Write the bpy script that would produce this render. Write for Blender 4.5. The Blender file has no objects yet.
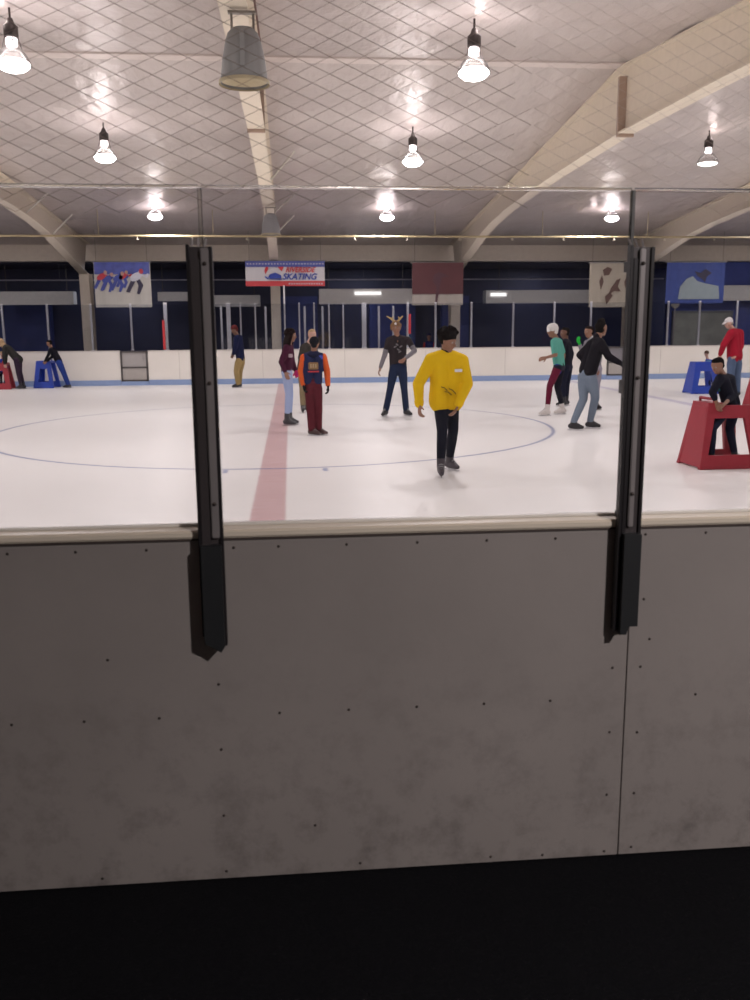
import bpy, bmesh, math, random
from mathutils import Vector, Matrix
random.seed(7)
SC = bpy.context.scene
COL = SC.collection
V = Vector
R = math.radians

# ------------------------------------------------------------------ materials
MATS = {}
def mat(name, col, rough=.6, metal=0., var=.12, scale=8., bump=0., bscale=40., spec=.5, emit=None, estr=0.):
    if name in MATS: return MATS[name]
    m = bpy.data.materials.new(name); m.use_nodes = True
    nt = m.node_tree; n = nt.nodes; l = nt.links
    b = n['Principled BSDF']
    tc = n.new('ShaderNodeTexCoord'); no = n.new('ShaderNodeTexNoise')
    no.inputs['Scale'].default_value = scale; no.inputs['Detail'].default_value = 4
    l.new(tc.outputs['Object'], no.inputs['Vector'])
    mx = n.new('ShaderNodeMix'); mx.data_type = 'RGBA'
    mx.inputs[6].default_value = (*[max(0, c*(1-var)) for c in col], 1)
    mx.inputs[7].default_value = (*[min(1, c*(1+var)) for c in col], 1)
    l.new(no.outputs['Fac'], mx.inputs[0]); l.new(mx.outputs[2], b.inputs['Base Color'])
    b.inputs['Roughness'].default_value = rough; b.inputs['Metallic'].default_value = metal
    b.inputs['Specular IOR Level'].default_value = spec
    if bump:
        n2 = n.new('ShaderNodeTexNoise'); n2.inputs['Scale'].default_value = bscale
        l.new(tc.outputs['Object'], n2.inputs['Vector'])
        bp = n.new('ShaderNodeBump'); bp.inputs['Strength'].default_value = bump; bp.inputs['Distance'].default_value = .02
        l.new(n2.outputs['Fac'], bp.inputs['Height']); l.new(bp.outputs['Normal'], b.inputs['Normal'])
    if emit:
        b.inputs['Emission Color'].default_value = (*emit, 1); b.inputs['Emission Strength'].default_value = estr
    MATS[name] = m
    return m

def glass_mat(name, tint, refl=.06, rough=.02):
    if name in MATS: return MATS[name]
    m = bpy.data.materials.new(name); m.use_nodes = True
    nt = m.node_tree; n = nt.nodes; l = nt.links; n.clear()
    out = n.new('ShaderNodeOutputMaterial'); tr = n.new('ShaderNodeBsdfTransparent'); gl = n.new('ShaderNodeBsdfGlossy')
    tr.inputs[0].default_value = (*tint, 1); gl.inputs['Roughness'].default_value = rough
    fr = n.new('ShaderNodeFresnel'); fr.inputs['IOR'].default_value = 1.3
    mu = n.new('ShaderNodeMath'); mu.operation = 'MULTIPLY'; mu.inputs[1].default_value = refl/.017*.5
    l.new(fr.outputs[0], mu.inputs[0]); mu.use_clamp = True
    mx = n.new('ShaderNodeMixShader'); l.new(mu.outputs[0], mx.inputs[0]); l.new(tr.outputs[0], mx.inputs[1]); l.new(gl.outputs[0], mx.inputs[2])
    l.new(mx.outputs[0], out.inputs[0]); MATS[name] = m
    return m

# ------------------------------------------------------------------ mesh helpers
def add_box(bm, x0, x1, y0, y1, z0, z1, bevel=0.):
    r = bmesh.ops.create_cube(bm, size=1)
    for v in r['verts']:
        v.co = V(((x0+x1)/2+v.co.x*(x1-x0), (y0+y1)/2+v.co.y*(y1-y0), (z0+z1)/2+v.co.z*(z1-z0)))
    if bevel:
        es = {e for v in r['verts'] for e in v.link_edges}
        bmesh.ops.bevel(bm, geom=list(es), offset=bevel, segments=2, affect='EDGES')

def add_prism(bm, pts, d):
    """closed polygon pts (3D) extruded along vector d"""
    a = [bm.verts.new(V(p)) for p in pts]; b = [bm.verts.new(V(p)+V(d)) for p in pts]
    n = len(pts)
    bm.faces.new(a); bm.faces.new(b[::-1])
    for i in range(n):
        bm.faces.new((a[i], b[i], b[(i+1) % n], a[(i+1) % n]))

def frame_from(d):
    d = V(d).normalized()
    u = d.cross(V((0, 0, 1)))
    if u.length < 1e-4: u = V((1, 0, 0))
    u.normalize(); w = u.cross(d).normalized()
    return u, w, d

def add_tube(bm, pts, r, seg=10, cap=True):
    pts = [V(p) for p in pts]; rr = r if isinstance(r, (list, tuple)) else [r]*len(pts)
    rings = []
    for i, p in enumerate(pts):
        d = pts[min(i+1, len(pts)-1)]-pts[max(i-1, 0)]
        u, w, _ = frame_from(d)
        rings.append([bm.verts.new(p+(u*math.cos(2*math.pi*k/seg)+w*math.sin(2*math.pi*k/seg))*rr[i]) for k in range(seg)])
    for a, b in zip(rings, rings[1:]):
        for k in range(seg):
            bm.faces.new((a[k], a[(k+1) % seg], b[(k+1) % seg], b[k]))
    if cap:
        bm.faces.new(rings[0][::-1]); bm.faces.new(rings[-1])

def add_lathe(bm, prof, c=(0, 0, 0), seg=28):
    """prof: list of (r, z) revolved about z"""
    c = V(c); rings = []
    for r, z in prof:
        if r < 1e-5: rings.append([bm.verts.new(c+V((0, 0, z)))])
        else: rings.append([bm.verts.new(c+V((r*math.cos(2*math.pi*k/seg), r*math.sin(2*math.pi*k/seg), z))) for k in range(seg)])
    for a, b in zip(rings, rings[1:]):
        for k in range(seg):
            f = []
            for v in (a[k % len(a)], a[(k+1) % len(a)], b[(k+1) % len(b)], b[k % len(b)]):
                if v not in f: f.append(v)
            if len(f) > 2: bm.faces.new(f)

def obj(name, bm, m, parent=None, smooth=False):
    bmesh.ops.recalc_face_normals(bm, faces=bm.faces[:])
    me = bpy.data.meshes.new(name); bm.to_mesh(me); bm.free()
    me.materials.append(m)
    if smooth: me.polygons.foreach_set('use_smooth', [True]*len(me.polygons))
    o = bpy.data.objects.new(name, me); COL.objects.link(o)
    if parent: o.parent = parent
    return o

def tag(o, label, cat, group=None, kind=None):
    o['label'] = label; o['category'] = cat
    if group: o['group'] = group
    if kind: o['kind'] = kind
    return o

def thing(name, label, cat, loc=(0, 0, 0), rotz=0., group=None):
    o = bpy.data.objects.new(name, None); COL.objects.link(o)
    o.location = loc; o.rotation_euler = (0, 0, rotz); o.empty_display_size = .1
    return tag(o, label, cat, group)

def struct(name, bm, m, parent=None, label=None):
    o = obj(name, bm, m, parent)
    if parent is None:
        o['kind'] = 'structure'; o['category'] = name.split('_')[0]
        if label: o['label'] = label
    return o

def dup(root, loc, rotz=None, label=None, group=None):
    r = root.copy(); COL.objects.link(r); r.location = loc
    if rotz is not None: r.rotation_euler = (0, 0, rotz)
    if label: r['label'] = label
    if group: r['group'] = group
    for ch in list(root.children):
        c = ch.copy(); COL.objects.link(c); c.parent = r
        for g in list(ch.children):
            d = g.copy(); COL.objects.link(d); d.parent = c
    return r

def text_part(name, s, size, m, parent, loc, shear=0., rot=(math.pi/2, 0, 0), ext=.004, bold=0., sx=1.):
    cu = bpy.data.curves.new(name, 'FONT'); cu.body = s; cu.size = size; cu.shear = shear
    cu.extrude = ext; cu.align_x = 'CENTER'; cu.align_y = 'CENTER'; cu.offset = bold
    t = bpy.data.objects.new(name, cu); COL.objects.link(t)
    bpy.context.view_layer.update()
    dg = bpy.context.evaluated_depsgraph_get()
    me = bpy.data.meshes.new_from_object(t.evaluated_get(dg)); bpy.data.objects.remove(t)
    me.materials.clear(); me.materials.append(m)
    o = bpy.data.objects.new(name, me); COL.objects.link(o)
    o.parent = parent; o.location = loc; o.rotation_euler = rot; o.scale = (sx, 1, 1)
    return o

# blobs: capsules united by a voxel remesh into one continuous surface
def add_capsule(bm, p0, r0, p1, r1, seg=14):
    p0, p1 = V(p0), V(p1)
    if (p1-p0).length < 1e-5: p1 = p0+V((0, 0, 1e-4))
    u, w, d = frame_from(p1-p0); rings = []
    prof = [(p0, r0, -math.cos(a), math.sin(a)) for a in (0, .4, .8, 1.2, math.pi/2)] + \
           [(p1, r1, math.sin(a), math.cos(a)) for a in (0, .4, .8, 1.2, math.pi/2)]
    for c, r, ax, ra in prof:
        q = c+d*(ax*r)
        if ra*r < 1e-4: rings.append([bm.verts.new(q)])
        else: rings.append([bm.verts.new(q+(u*math.cos(2*math.pi*k/seg)+w*math.sin(2*math.pi*k/seg))*ra*r) for k in range(seg)])
    for a, b in zip(rings, rings[1:]):
        for k in range(seg):
            f = []
            for v in (a[k % len(a)], a[(k+1) % len(a)], b[(k+1) % len(b)], b[k % len(b)]):
                if v not in f: f.append(v)
            if len(f) > 2: bm.faces.new(f)

def blob(name, caps, vox, m, parent, it=3):
    bm = bmesh.new()
    for c in caps: add_capsule(bm, *c)
    o = obj(name, bm, m, None)
    a = o.modifiers.new('r', 'REMESH'); a.mode = 'VOXEL'; a.voxel_size = vox
    b = o.modifiers.new('s', 'SMOOTH'); b.factor = .5; b.iterations = it
    bpy.context.view_layer.update()
    me = bpy.data.meshes.new_from_object(o.evaluated_get(bpy.context.evaluated_depsgraph_get()))
    me.name = name; old = o.data; o.modifiers.clear(); o.data = me; bpy.data.meshes.remove(old)
    me.materials.clear(); me.materials.append(m)
    me.polygons.foreach_set('use_smooth', [True]*len(me.polygons))
    o.parent = parent
    return o
LAMP_W = 71.; UP_W = 1.4; LOBBY_W = 150.; BACK_W = 20.; EXPO = 0.76; ROLL_SIGN = 1
POSE = {}
POSE['yellow'] = ((1.68, 9.85), {'hd': (0.025, 0, 1.481), 'nk': (0.015, 0.03, 1.372), 'pv': (0.031, 0.1, 0.82), 'shL': (-0.155, 0.0, 1.288), 'elL': (-0.295, 0.02, 1.028), 'wrL': (-0.298, -0.08, 0.806), 'shR': (0.192, 0.05, 1.272), 'elR': (0.247, 0.0, 1.023), 'wrR': (0.121, -0.12, 0.793), 'hpL': (-0.025, 0.1, 0.798), 'knL': (-0.032, -0.02, 0.51), 'anL': (-0.043, 0.0, 0.149), 'hpR': (0.088, 0.1, 0.797), 'knR': (0.113, 0.1, 0.505), 'anR': (0.127, 0.42, 0.118)})
POSE['horn'] = ((1.93, 16.75), {'hd': (0.008, 0, 1.624), 'nk': (0.028, 0.02, 1.488), 'pv': (0.048, 0.04, 0.93), 'shL': (-0.132, 0, 1.398), 'elL': (-0.204, 0.03, 1.134), 'wrL': (-0.297, -0.05, 0.9), 'shR': (0.23, 0, 1.404), 'elR': (0.338, -0.1, 1.206), 'wrR': (0.143, -0.25, 1.076), 'hpL': (-0.031, 0, 0.895), 'knL': (-0.11, -0.03, 0.511), 'anL': (-0.193, 0, 0.138), 'hpR': (0.118, 0, 0.894), 'knR': (0.152, -0.03, 0.508), 'anR': (0.193, 0, 0.123)})
POSE['girl'] = ((-0.07, 15.46), {'hd': (0.073, 0, 1.514), 'nk': (0.028, 0.0, 1.373), 'pv': (-0.009, 0, 0.923), 'shL': (-0.007, -0.17, 1.295), 'elL': (-0.095, -0.2, 1.082), 'wrL': (-0.032, -0.3, 0.921), 'shR': (0.06, 0.17, 1.303), 'elR': (0.088, 0.2, 1.082), 'wrR': (0.144, 0.1, 0.916), 'hpL': (-0.018, -0.08, 0.893), 'knL': (0.007, -0.08, 0.54), 'anL': (-0.028, -0.08, 0.168), 'hpR': (0.007, 0.09, 0.885), 'knR': (0.041, 0.09, 0.544), 'anR': (0.015, 0.12, 0.182)})
POSE['blond'] = ((0.25, 17.73), {'hd': (0.167, 0, 1.5), 'nk': (0.096, 0, 1.349), 'pv': (-0.001, 0, 0.87), 'shL': (-0.012, -0.05, 1.274), 'elL': (-0.075, -0.05, 1.065), 'wrL': (-0.041, -0.15, 0.896), 'shR': (0.202, 0.05, 1.27), 'elR': (0.256, 0.05, 1.058), 'wrR': (0.232, 0, 0.868), 'hpL': (-0.051, 0, 0.832), 'knL': (-0.048, 0, 0.503), 'anL': (-0.046, -0.02, 0.164), 'hpR': (0.047, 0, 0.831), 'knR': (0.049, 0, 0.502), 'anR': (0.044, 0.1, 0.182)})
POSE['orange'] = ((0.35, 13.89), {'hd': (0.009, 0, 1.398), 'nk': (-0.009, 0, 1.271), 'pv': (-0.028, 0, 0.841), 'shL': (-0.154, 0, 1.197), 'elL': (-0.204, 0.02, 0.993), 'wrL': (-0.174, -0.03, 0.784), 'shR': (0.134, 0, 1.202), 'elR': (0.192, 0.02, 0.989), 'wrR': (0.202, -0.03, 0.771), 'hpL': (-0.079, 0, 0.811), 'knL': (-0.079, -0.02, 0.477), 'anL': (-0.062, 0, 0.136), 'hpR': (0.028, 0, 0.81), 'knR': (0.052, -0.02, 0.475), 'anR': (0.047, 0.03, 0.131)})
POSE['navy'] = ((-1.49, 25.51), {'hd': (-0.048, 0, 1.587), 'nk': (0.028, 0, 1.437), 'pv': (0.089, 0, 0.822), 'shL': (0.022, -0.17, 1.371), 'elL': (-0.025, -0.22, 1.129), 'wrL': (-0.104, -0.15, 0.938), 'shR': (0.085, 0.17, 1.38), 'elR': (0.047, 0.2, 1.119), 'wrR': (-0.095, 0.15, 0.929), 'hpL': (0.066, -0.09, 0.798), 'knL': (-0.028, -0.09, 0.47), 'anL': (0.001, -0.08, 0.15), 'hpR': (0.124, 0.09, 0.791), 'knR': (0.058, 0.09, 0.461), 'anR': (0.033, 0.1, 0.155)})
POSE['teal'] = ((4.88, 16.45), {'hd': (-0.092, 0, 1.55), 'nk': (-0.022, 0, 1.423), 'pv': (0.061, 0, 0.912), 'shL': (-0.104, -0.16, 1.353), 'elL': (-0.077, -0.22, 1.121), 'wrL': (-0.261, -0.25, 1.079), 'shR': (0.088, 0.14, 1.347), 'elR': (0.2, 0.2, 1.106), 'wrR': (0.154, 0.15, 0.904), 'hpL': (0.009, -0.08, 0.888), 'knL': (-0.137, -0.1, 0.552), 'anL': (-0.173, -0.1, 0.166), 'hpR': (0.114, 0.08, 0.88), 'knR': (0.065, 0.1, 0.518), 'anR': (0.197, 0.15, 0.167)})
POSE['dark'] = ((5.65, 18.32), {'hd': (-0.052, 0, 1.496), 'nk': (-0.027, 0, 1.375), 'pv': (0.023, 0, 0.846), 'shL': (-0.115, -0.16, 1.297), 'elL': (-0.16, -0.2, 1.058), 'wrL': (-0.196, -0.2, 0.857), 'shR': (0.078, 0.16, 1.29), 'elR': (0.173, 0.2, 1.063), 'wrR': (0.107, 0.1, 0.862), 'hpL': (-0.032, -0.08, 0.809), 'knL': (-0.083, -0.08, 0.442), 'anL': (-0.041, -0.05, 0.09), 'hpR': (0.081, 0.08, 0.801), 'knR': (0.051, 0.08, 0.431), 'anR': (0.058, 0.1, 0.097)})
POSE['green'] = ((5.94, 17.34), {'hd': (-0.163, 0, 1.52), 'nk': (-0.117, 0, 1.376), 'pv': (-0.016, 0, 0.845), 'shL': (-0.211, -0.05, 1.311), 'elL': (-0.316, -0.15, 1.104), 'wrL': (-0.424, -0.25, 1.297), 'shR': (0.04, 0.1, 1.306), 'elR': (0.111, 0.1, 1.053), 'wrR': (0.04, -0.05, 0.788), 'hpL': (-0.065, 0, 0.807), 'knL': (-0.04, 0, 0.436), 'anL': (-0.025, 0, 0.062), 'hpR': (0.046, 0, 0.805), 'knR': (0.041, 0, 0.435), 'anR': (0.07, 0.1, 0.072)})
POSE['black'] = ((4.58, 13.99), {'hd': (0.28, 0, 1.59), 'nk': (0.214, 0, 1.444), 'pv': (0.074, 0, 0.892), 'shL': (0.177, 0.12, 1.357), 'elL': (-0.012, 0.12, 1.186), 'wrL': (0.158, 0.12, 1.011), 'shR': (0.24, -0.12, 1.376), 'elR': (0.305, -0.3, 1.173), 'wrR': (0.463, -0.38, 1.075), 'hpL': (0.039, 0.06, 0.842), 'knL': (0.039, 0.02, 0.497), 'anL': (-0.127, 0.0, 0.151), 'hpR': (0.12, -0.06, 0.848), 'knR': (0.21, -0.05, 0.531), 'anR': (0.211, 0.18, 0.184)})
POSE['boy'] = ((5.05, 10.19), {'hd': (-0.149, -0.1, 1.177), 'nk': (-0.02, 0, 1.061), 'pv': (0.127, 0.05, 0.711), 'shL': (-0.114, -0.1, 1.027), 'elL': (-0.237, -0.2, 0.886), 'wrL': (-0.19, -0.22, 0.761), 'shR': (0.119, 0.1, 1.013), 'elR': (0.118, 0.0, 0.832), 'wrR': (-0.109, -0.25, 0.751), 'hpL': (0.055, 0, 0.692), 'knL': (-0.2, -0.18, 0.468), 'anL': (-0.157, -0.1, 0.211), 'hpR': (0.192, 0.1, 0.682), 'knR': (0.088, -0.02, 0.434), 'anR': (0.265, 0.15, 0.182)})
POSE['redman'] = ((10.18, 20.0), {'hd': (-0.266, 0, 1.666), 'nk': (-0.138, 0, 1.52), 'pv': (-0.055, 0.03, 0.911), 'shL': (-0.273, -0.14, 1.444), 'elL': (-0.425, -0.15, 1.189), 'wrL': (-0.444, -0.05, 0.974), 'shR': (0.086, 0.15, 1.45), 'elR': (0.106, 0.1, 1.157), 'wrR': (-0.136, -0.15, 0.94), 'hpL': (-0.169, -0.06, 0.87), 'knL': (-0.175, -0.08, 0.486), 'anL': (-0.099, -0.03, 0.095), 'hpR': (0.045, 0.08, 0.863), 'knR': (0.046, 0.05, 0.477), 'anR': (0.11, 0.1, 0.106)})
POSE['childblue'] = ((10.39, 21.57), {'hd': (-0.216, 0, 0.934), 'nk': (-0.167, 0, 0.776), 'pv': (-0.054, 0.03, 0.443), 'shL': (-0.25, -0.05, 0.705), 'elL': (-0.343, -0.1, 0.599), 'wrL': (-0.456, -0.3, 0.717), 'shR': (-0.049, 0.05, 0.699), 'elR': (-0.014, 0, 0.591), 'wrR': (-0.231, -0.2, 0.699), 'hpL': (-0.105, 0, 0.421), 'knL': (-0.131, -0.05, 0.252), 'anL': (-0.07, 0, 0.088), 'hpR': (0.009, 0.05, 0.417), 'knR': (-0.004, 0, 0.248), 'anR': (0.056, 0.05, 0.096)})
POSE['left1'] = ((-6.35, 26.4), {'hd': (-0.403, 0, 1.249), 'nk': (-0.358, 0, 1.124), 'pv': (-0.191, 0.05, 0.744), 'shL': (-0.358, -0.12, 1.071), 'elL': (-0.431, -0.15, 0.907), 'wrL': (-0.536, -0.1, 0.767), 'shR': (-0.323, 0.12, 1.065), 'elR': (-0.393, 0.12, 0.87), 'wrR': (-0.534, 0.1, 0.752), 'hpL': (-0.177, -0.07, 0.721), 'knL': (-0.075, -0.07, 0.427), 'anL': (0.028, -0.06, 0.158), 'hpR': (-0.171, 0.07, 0.715), 'knR': (-0.066, 0.07, 0.434), 'anR': (0.042, 0.06, 0.165)})
POSE['left0'] = ((-7.53, 26.1), {'hd': (-0.453, 0, 1.278), 'nk': (-0.351, 0, 1.209), 'pv': (-0.047, 0.05, 0.835), 'shL': (-0.312, -0.15, 1.144), 'elL': (-0.343, -0.2, 0.901), 'wrL': (-0.347, -0.15, 0.708), 'shR': (-0.319, 0.15, 1.164), 'elR': (-0.408, 0.2, 0.916), 'wrR': (-0.396, 0.1, 0.699), 'hpL': (-0.051, -0.08, 0.812), 'knL': (-0.038, -0.08, 0.468), 'anL': (0.012, -0.06, 0.149), 'hpR': (-0.017, 0.08, 0.806), 'knR': (-0.016, 0.08, 0.474), 'anR': (0.06, 0.06, 0.155)})
POSE['child0'] = ((-8.19, 26.55), {'hd': (0.065, 0, 0.966), 'nk': (0.068, 0, 0.827), 'pv': (0.067, 0, 0.491), 'shL': (0.004, -0.03, 0.773), 'elL': (-0.072, 0, 0.633), 'wrL': (-0.027, -0.05, 0.495), 'shR': (0.136, 0.03, 0.769), 'elR': (0.188, 0, 0.63), 'wrR': (0.198, -0.1, 0.55), 'hpL': (0.01, 0, 0.464), 'knL': (-0.004, 0, 0.296), 'anL': (-0.018, 0, 0.127), 'hpR': (0.12, 0, 0.463), 'knR': (0.106, 0, 0.294), 'anR': (0.077, 0.05, 0.123)})
POSE['bench'] = ((4.22, 27.68), {'hd': (-0.009, 0, 1.344), 'nk': (-0.008, 0, 1.209), 'pv': (-0.006, 0, 0.755), 'shL': (-0.131, 0, 1.134), 'elL': (-0.162, 0, 0.939), 'wrL': (-0.137, -0.05, 0.758), 'shR': (0.116, 0, 1.132), 'elR': (0.148, 0, 0.936), 'wrR': (0.11, -0.05, 0.756), 'hpL': (-0.068, 0, 0.726), 'knL': (-0.067, 0, 0.422), 'anL': (-0.065, 0, 0.086), 'hpR': (0.056, 0, 0.725), 'knR': (0.058, 0, 0.421), 'anR': (0.059, 0, 0.085)})
# ------------------------------------------------------------------ setting
XL, XR = -19., 24.
NEAR, FAR = 2.58, 27.2
RY = 14.8                                   # ridge line of the roof
def roofz(y): return 5.68-.087*abs(y-RY)

def ice_material():
    m = bpy.data.materials.new('painted_ice'); m.use_nodes = True
    nt = m.node_tree; n = nt.nodes; l = nt.links; b = n['Principled BSDF']
    tc = n.new('ShaderNodeTexCoord'); sp = n.new('ShaderNodeSeparateXYZ'); l.new(tc.outputs['Object'], sp.inputs[0])
    def M(op, a, c=None, d=None):
        q = n.new('ShaderNodeMath'); q.operation = op
        for i, v in enumerate((a, c, d)):
            if v is None: continue
            if isinstance(v, (int, float)): q.inputs[i].default_value = v
            else: l.new(v, q.inputs[i])
        return q.outputs[0]
    x, y = sp.outputs[0], sp.outputs[1]
    nz = n.new('ShaderNodeTexNoise'); nz.inputs['Scale'].default_value = 1.3; nz.inputs['Detail'].default_value = 6; nz.inputs['Roughness'].default_value = .65
    l.new(tc.outputs['Object'], nz.inputs['Vector'])
    nf = n.new('ShaderNodeTexNoise'); nf.inputs['Scale'].default_value = 9.; nf.inputs['Detail'].default_value = 5
    mp = n.new('ShaderNodeMapping'); mp.inputs['Scale'].default_value = (.35, 2.2, 1); mp.inputs['Rotation'].default_value = (0, 0, .25)
    l.new(tc.outputs['Object'], mp.inputs[0]); l.new(mp.outputs[0], nf.inputs['Vector'])
    base = n.new('ShaderNodeMix'); base.data_type = 'RGBA'
    base.inputs[6].default_value = (.73, .715, .70, 1); base.inputs[7].default_value = (.90, .885, .87, 1)
    l.new(M('MULTIPLY_ADD', nf.outputs[0], .5, M('MULTIPLY', nz.outputs[0], .5)), base.inputs[0])
    cur = base.outputs[2]
    wob = M('MULTIPLY_ADD', nf.outputs[0], .04, -.02)
    def band(v, c, hw, soft=.02):
        d = M('ABSOLUTE', M('ADD', M('SUBTRACT', v, c), wob))
        q = n.new('ShaderNodeMapRange'); q.interpolation_type = 'SMOOTHSTEP'
        q.inputs['From Min'].default_value = hw+soft; q.inputs['From Max'].default_value = hw-soft
        l.new(d, q.inputs['Value']); return q.outputs[0]
    def paint(f, col, k):
        nonlocal cur
        mx = n.new('ShaderNodeMix'); mx.data_type = 'RGBA'
        l.new(M('MULTIPLY', f, M('MULTIPLY_ADD', nf.outputs[0], k*.5, k*.72)), mx.inputs[0]); l.new(cur, mx.inputs[6]); mx.inputs[7].default_value = (*col, 1)
        cur = mx.outputs[2]
    r2 = M('SQRT', M('ADD', M('POWER', M('SUBTRACT', x, -.25), 2.), M('POWER', M('SUBTRACT', y, 15.2), 2.)))
    paint(band(x, -.24, .155), (.42, .12, .14), .58)              # centre line
    for bx in (8.35, -8.9): paint(band(x, bx, .14), (.32, .30, .52), .5)
    paint(band(r2, 4.55, .027, .03), (.17, .21, .38), .95)         # centre circle
    for tx in (-.80, .37):                                         # short restraining ticks
        paint(M('MULTIPLY', band(x, tx, .03), band(y, 10.5, .12)), (.2, .25, .45), .8)
    l.new(cur, b.inputs['Base Color'])
    rr = n.new('ShaderNodeMapRange'); l.new(nf.outputs[0], rr.inputs[0]); rr.inputs['To Min'].default_value = .28; rr.inputs['To Max'].default_value = .5
    l.new(rr.outputs[0], b.inputs['Roughness'])
    bp = n.new('ShaderNodeBump'); bp.inputs['Strength'].default_value = .15; bp.inputs['Distance'].default_value = .01
    l.new(nf.outputs[0], bp.inputs['Height']); l.new(bp.outputs[0], b.inputs['Normal'])
    b.inputs['Specular IOR Level'].default_value = .3
    return m

bm = bmesh.new(); add_box(bm, XL, XR, NEAR+.02, FAR+.3, -.12, 0)
struct('floor_ice', bm, ice_material(), label='white scuffed ice sheet with faded red centre line and blue centre circle')
bm = bmesh.new(); add_box(bm, XL, XR, -4, NEAR+.02, -.2, -.05)
struct('floor_spectator', bm, mat('black_rubber', (.004, .004, .0055), .85, spec=.1, bump=.3, bscale=90), label='black rubber matting in front of the near boards')
bm = bmesh.new(); add_box(bm, XL, XR, FAR+.3, 34.2, -.12, -.0)
struct('floor_bleachers', bm, mat('dark_matting', (.03, .03, .04), .8), label='dark floor behind the far boards')

# ceiling: sagging reflective insulation sheets between purlins
def ceiling_material():
    m = bpy.data.materials.new('ceiling_sheet'); m.use_nodes = True
    nt = m.node_tree; n = nt.nodes; l = nt.links; b = n['Principled BSDF']
    tc = n.new('ShaderNodeTexCoord')
    a = n.new('ShaderNodeTexNoise'); a.inputs['Scale'].default_value = .5; a.inputs['Detail'].default_value = 6; a.inputs['Roughness'].default_value = .6
    mp = n.new('ShaderNodeMapping'); mp.inputs['Scale'].default_value = (2.2, .5, 1); l.new(tc.outputs['Object'], mp.inputs[0]); l.new(mp.outputs[0], a.inputs['Vector'])
    cr = n.new('ShaderNodeMix'); cr.data_type = 'RGBA'; l.new(a.outputs[0], cr.inputs[0])
    cr.inputs[6].default_value = (.42, .37, .36, 1); cr.inputs[7].default_value = (.58, .52, .51, 1)
    l.new(cr.outputs[2], b.inputs['Base Color'])
    b.inputs['Roughness'].default_value = .36; b.inputs['Metallic'].default_value = .2
    a2 = n.new('ShaderNodeTexNoise'); a2.inputs['Scale'].default_value = 2.2; a2.inputs['Detail'].default_value = 5
    mp2 = n.new('ShaderNodeMapping'); mp2.inputs['Scale'].default_value = (1.6, .7, 1); l.new(tc.outputs['Object'], mp2.inputs[0]); l.new(mp2.outputs[0], a2.inputs['Vector'])
    bp = n.new('ShaderNodeBump'); bp.inputs['Strength'].default_value = .5; bp.inputs['Distance'].default_value = .12
    l.new(a2.outputs[0], bp.inputs['Height']); l.new(bp.outputs[0], b.inputs['Normal'])
    return m
bm = bmesh.new()
ys = []
y = -4.
while y < 30.6: ys.append(y); y += .3
ys.append(30.6)
low, top = [], []
for y in ys:
    sag = .05*abs(math.sin(math.pi*(y-RY)/2.4))
    z = roofz(y)+.02-sag
    low.append((bm.verts.new((XL, y, z)), bm.verts.new((XR, y, z))))
    top.append((bm.verts.new((XL, y, z+.25)), bm.verts.new((XR, y, z+.25))))
for i in range(len(ys)-1):
    bm.faces.new((low[i][0], low[i][1], low[i+1][1], low[i+1][0])); bm.faces.new((top[i][0], top[i+1][0], top[i+1][1], top[i][1]))
for i, (a, b) in enumerate(((low[0], top[0]), (low[-1], top[-1]))): bm.faces.new((a[0], a[1], b[1], b[0]))
struct('ceiling', bm, ceiling_material(), label='pale reflective ceiling sheets sloping down from the ridge')
cream = mat('cream_steel', (.70, .62, .52), .5, var=.08)
for k, (yy, w, lab) in enumerate(((RY, .14, 'ridge batten across the middle of the ceiling'),)):
    bm = bmesh.new(); z = roofz(yy)-.0
    add_box(bm, XL, XR, yy-w, yy+w, z-.03, z+.02, .01)
    struct('trim_%d' % (k+1), bm, mat('ceiling_batten', (.60, .53, .51), .5), label=lab)
# eave band over the far opening, walls
bm = bmesh.new(); add_box(bm, XL, XR, 30.5, 31.0, 3.78, 4.75)
struct('wall_far_header', bm, mat('eave_sheet', (.80, .71, .60), .5, bump=.4, bscale=3), label='cream insulated band above the dark opening at the far side')
bm = bmesh.new(); add_box(bm, XL, XR, 31.0, 34.2, 3.74, 3.9)
struct('ceiling_bleachers', bm, mat('dark_soffit', (.02, .022, .05), .8), label='low dark ceiling over the far bleachers')
navy = mat('navy_wall', (.024, .028, .075), .6, var=.3, scale=3)
bm = bmesh.new(); add_box(bm, XL, XR, 34.0, 34.2, 0, 3.8)
struct('wall_far', bm, navy, label='dark navy wall behind the far bleachers')
bm = bmesh.new(); add_box(bm, XL-.2, XL, -4.2, 34.2, -.2, 5.8)
struct('wall_left', bm, mat('end_wall', (.35, .33, .32), .7), label='grey end wall left of the rink')
bm = bmesh.new(); add_box(bm, XR, XR+.2, -4.2, 34.2, -.2, 5.8)
struct('wall_right', bm, mat('end_wall', (.35, .33, .32), .7), label='grey end wall right of the rink')
bm = bmesh.new(); add_box(bm, XL, XR, -4.2, -4.0, -.2, 4.4)
struct('wall_near', bm, mat('near_wall', (.10, .09, .085), .8), label='wall behind the spectator side')
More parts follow.
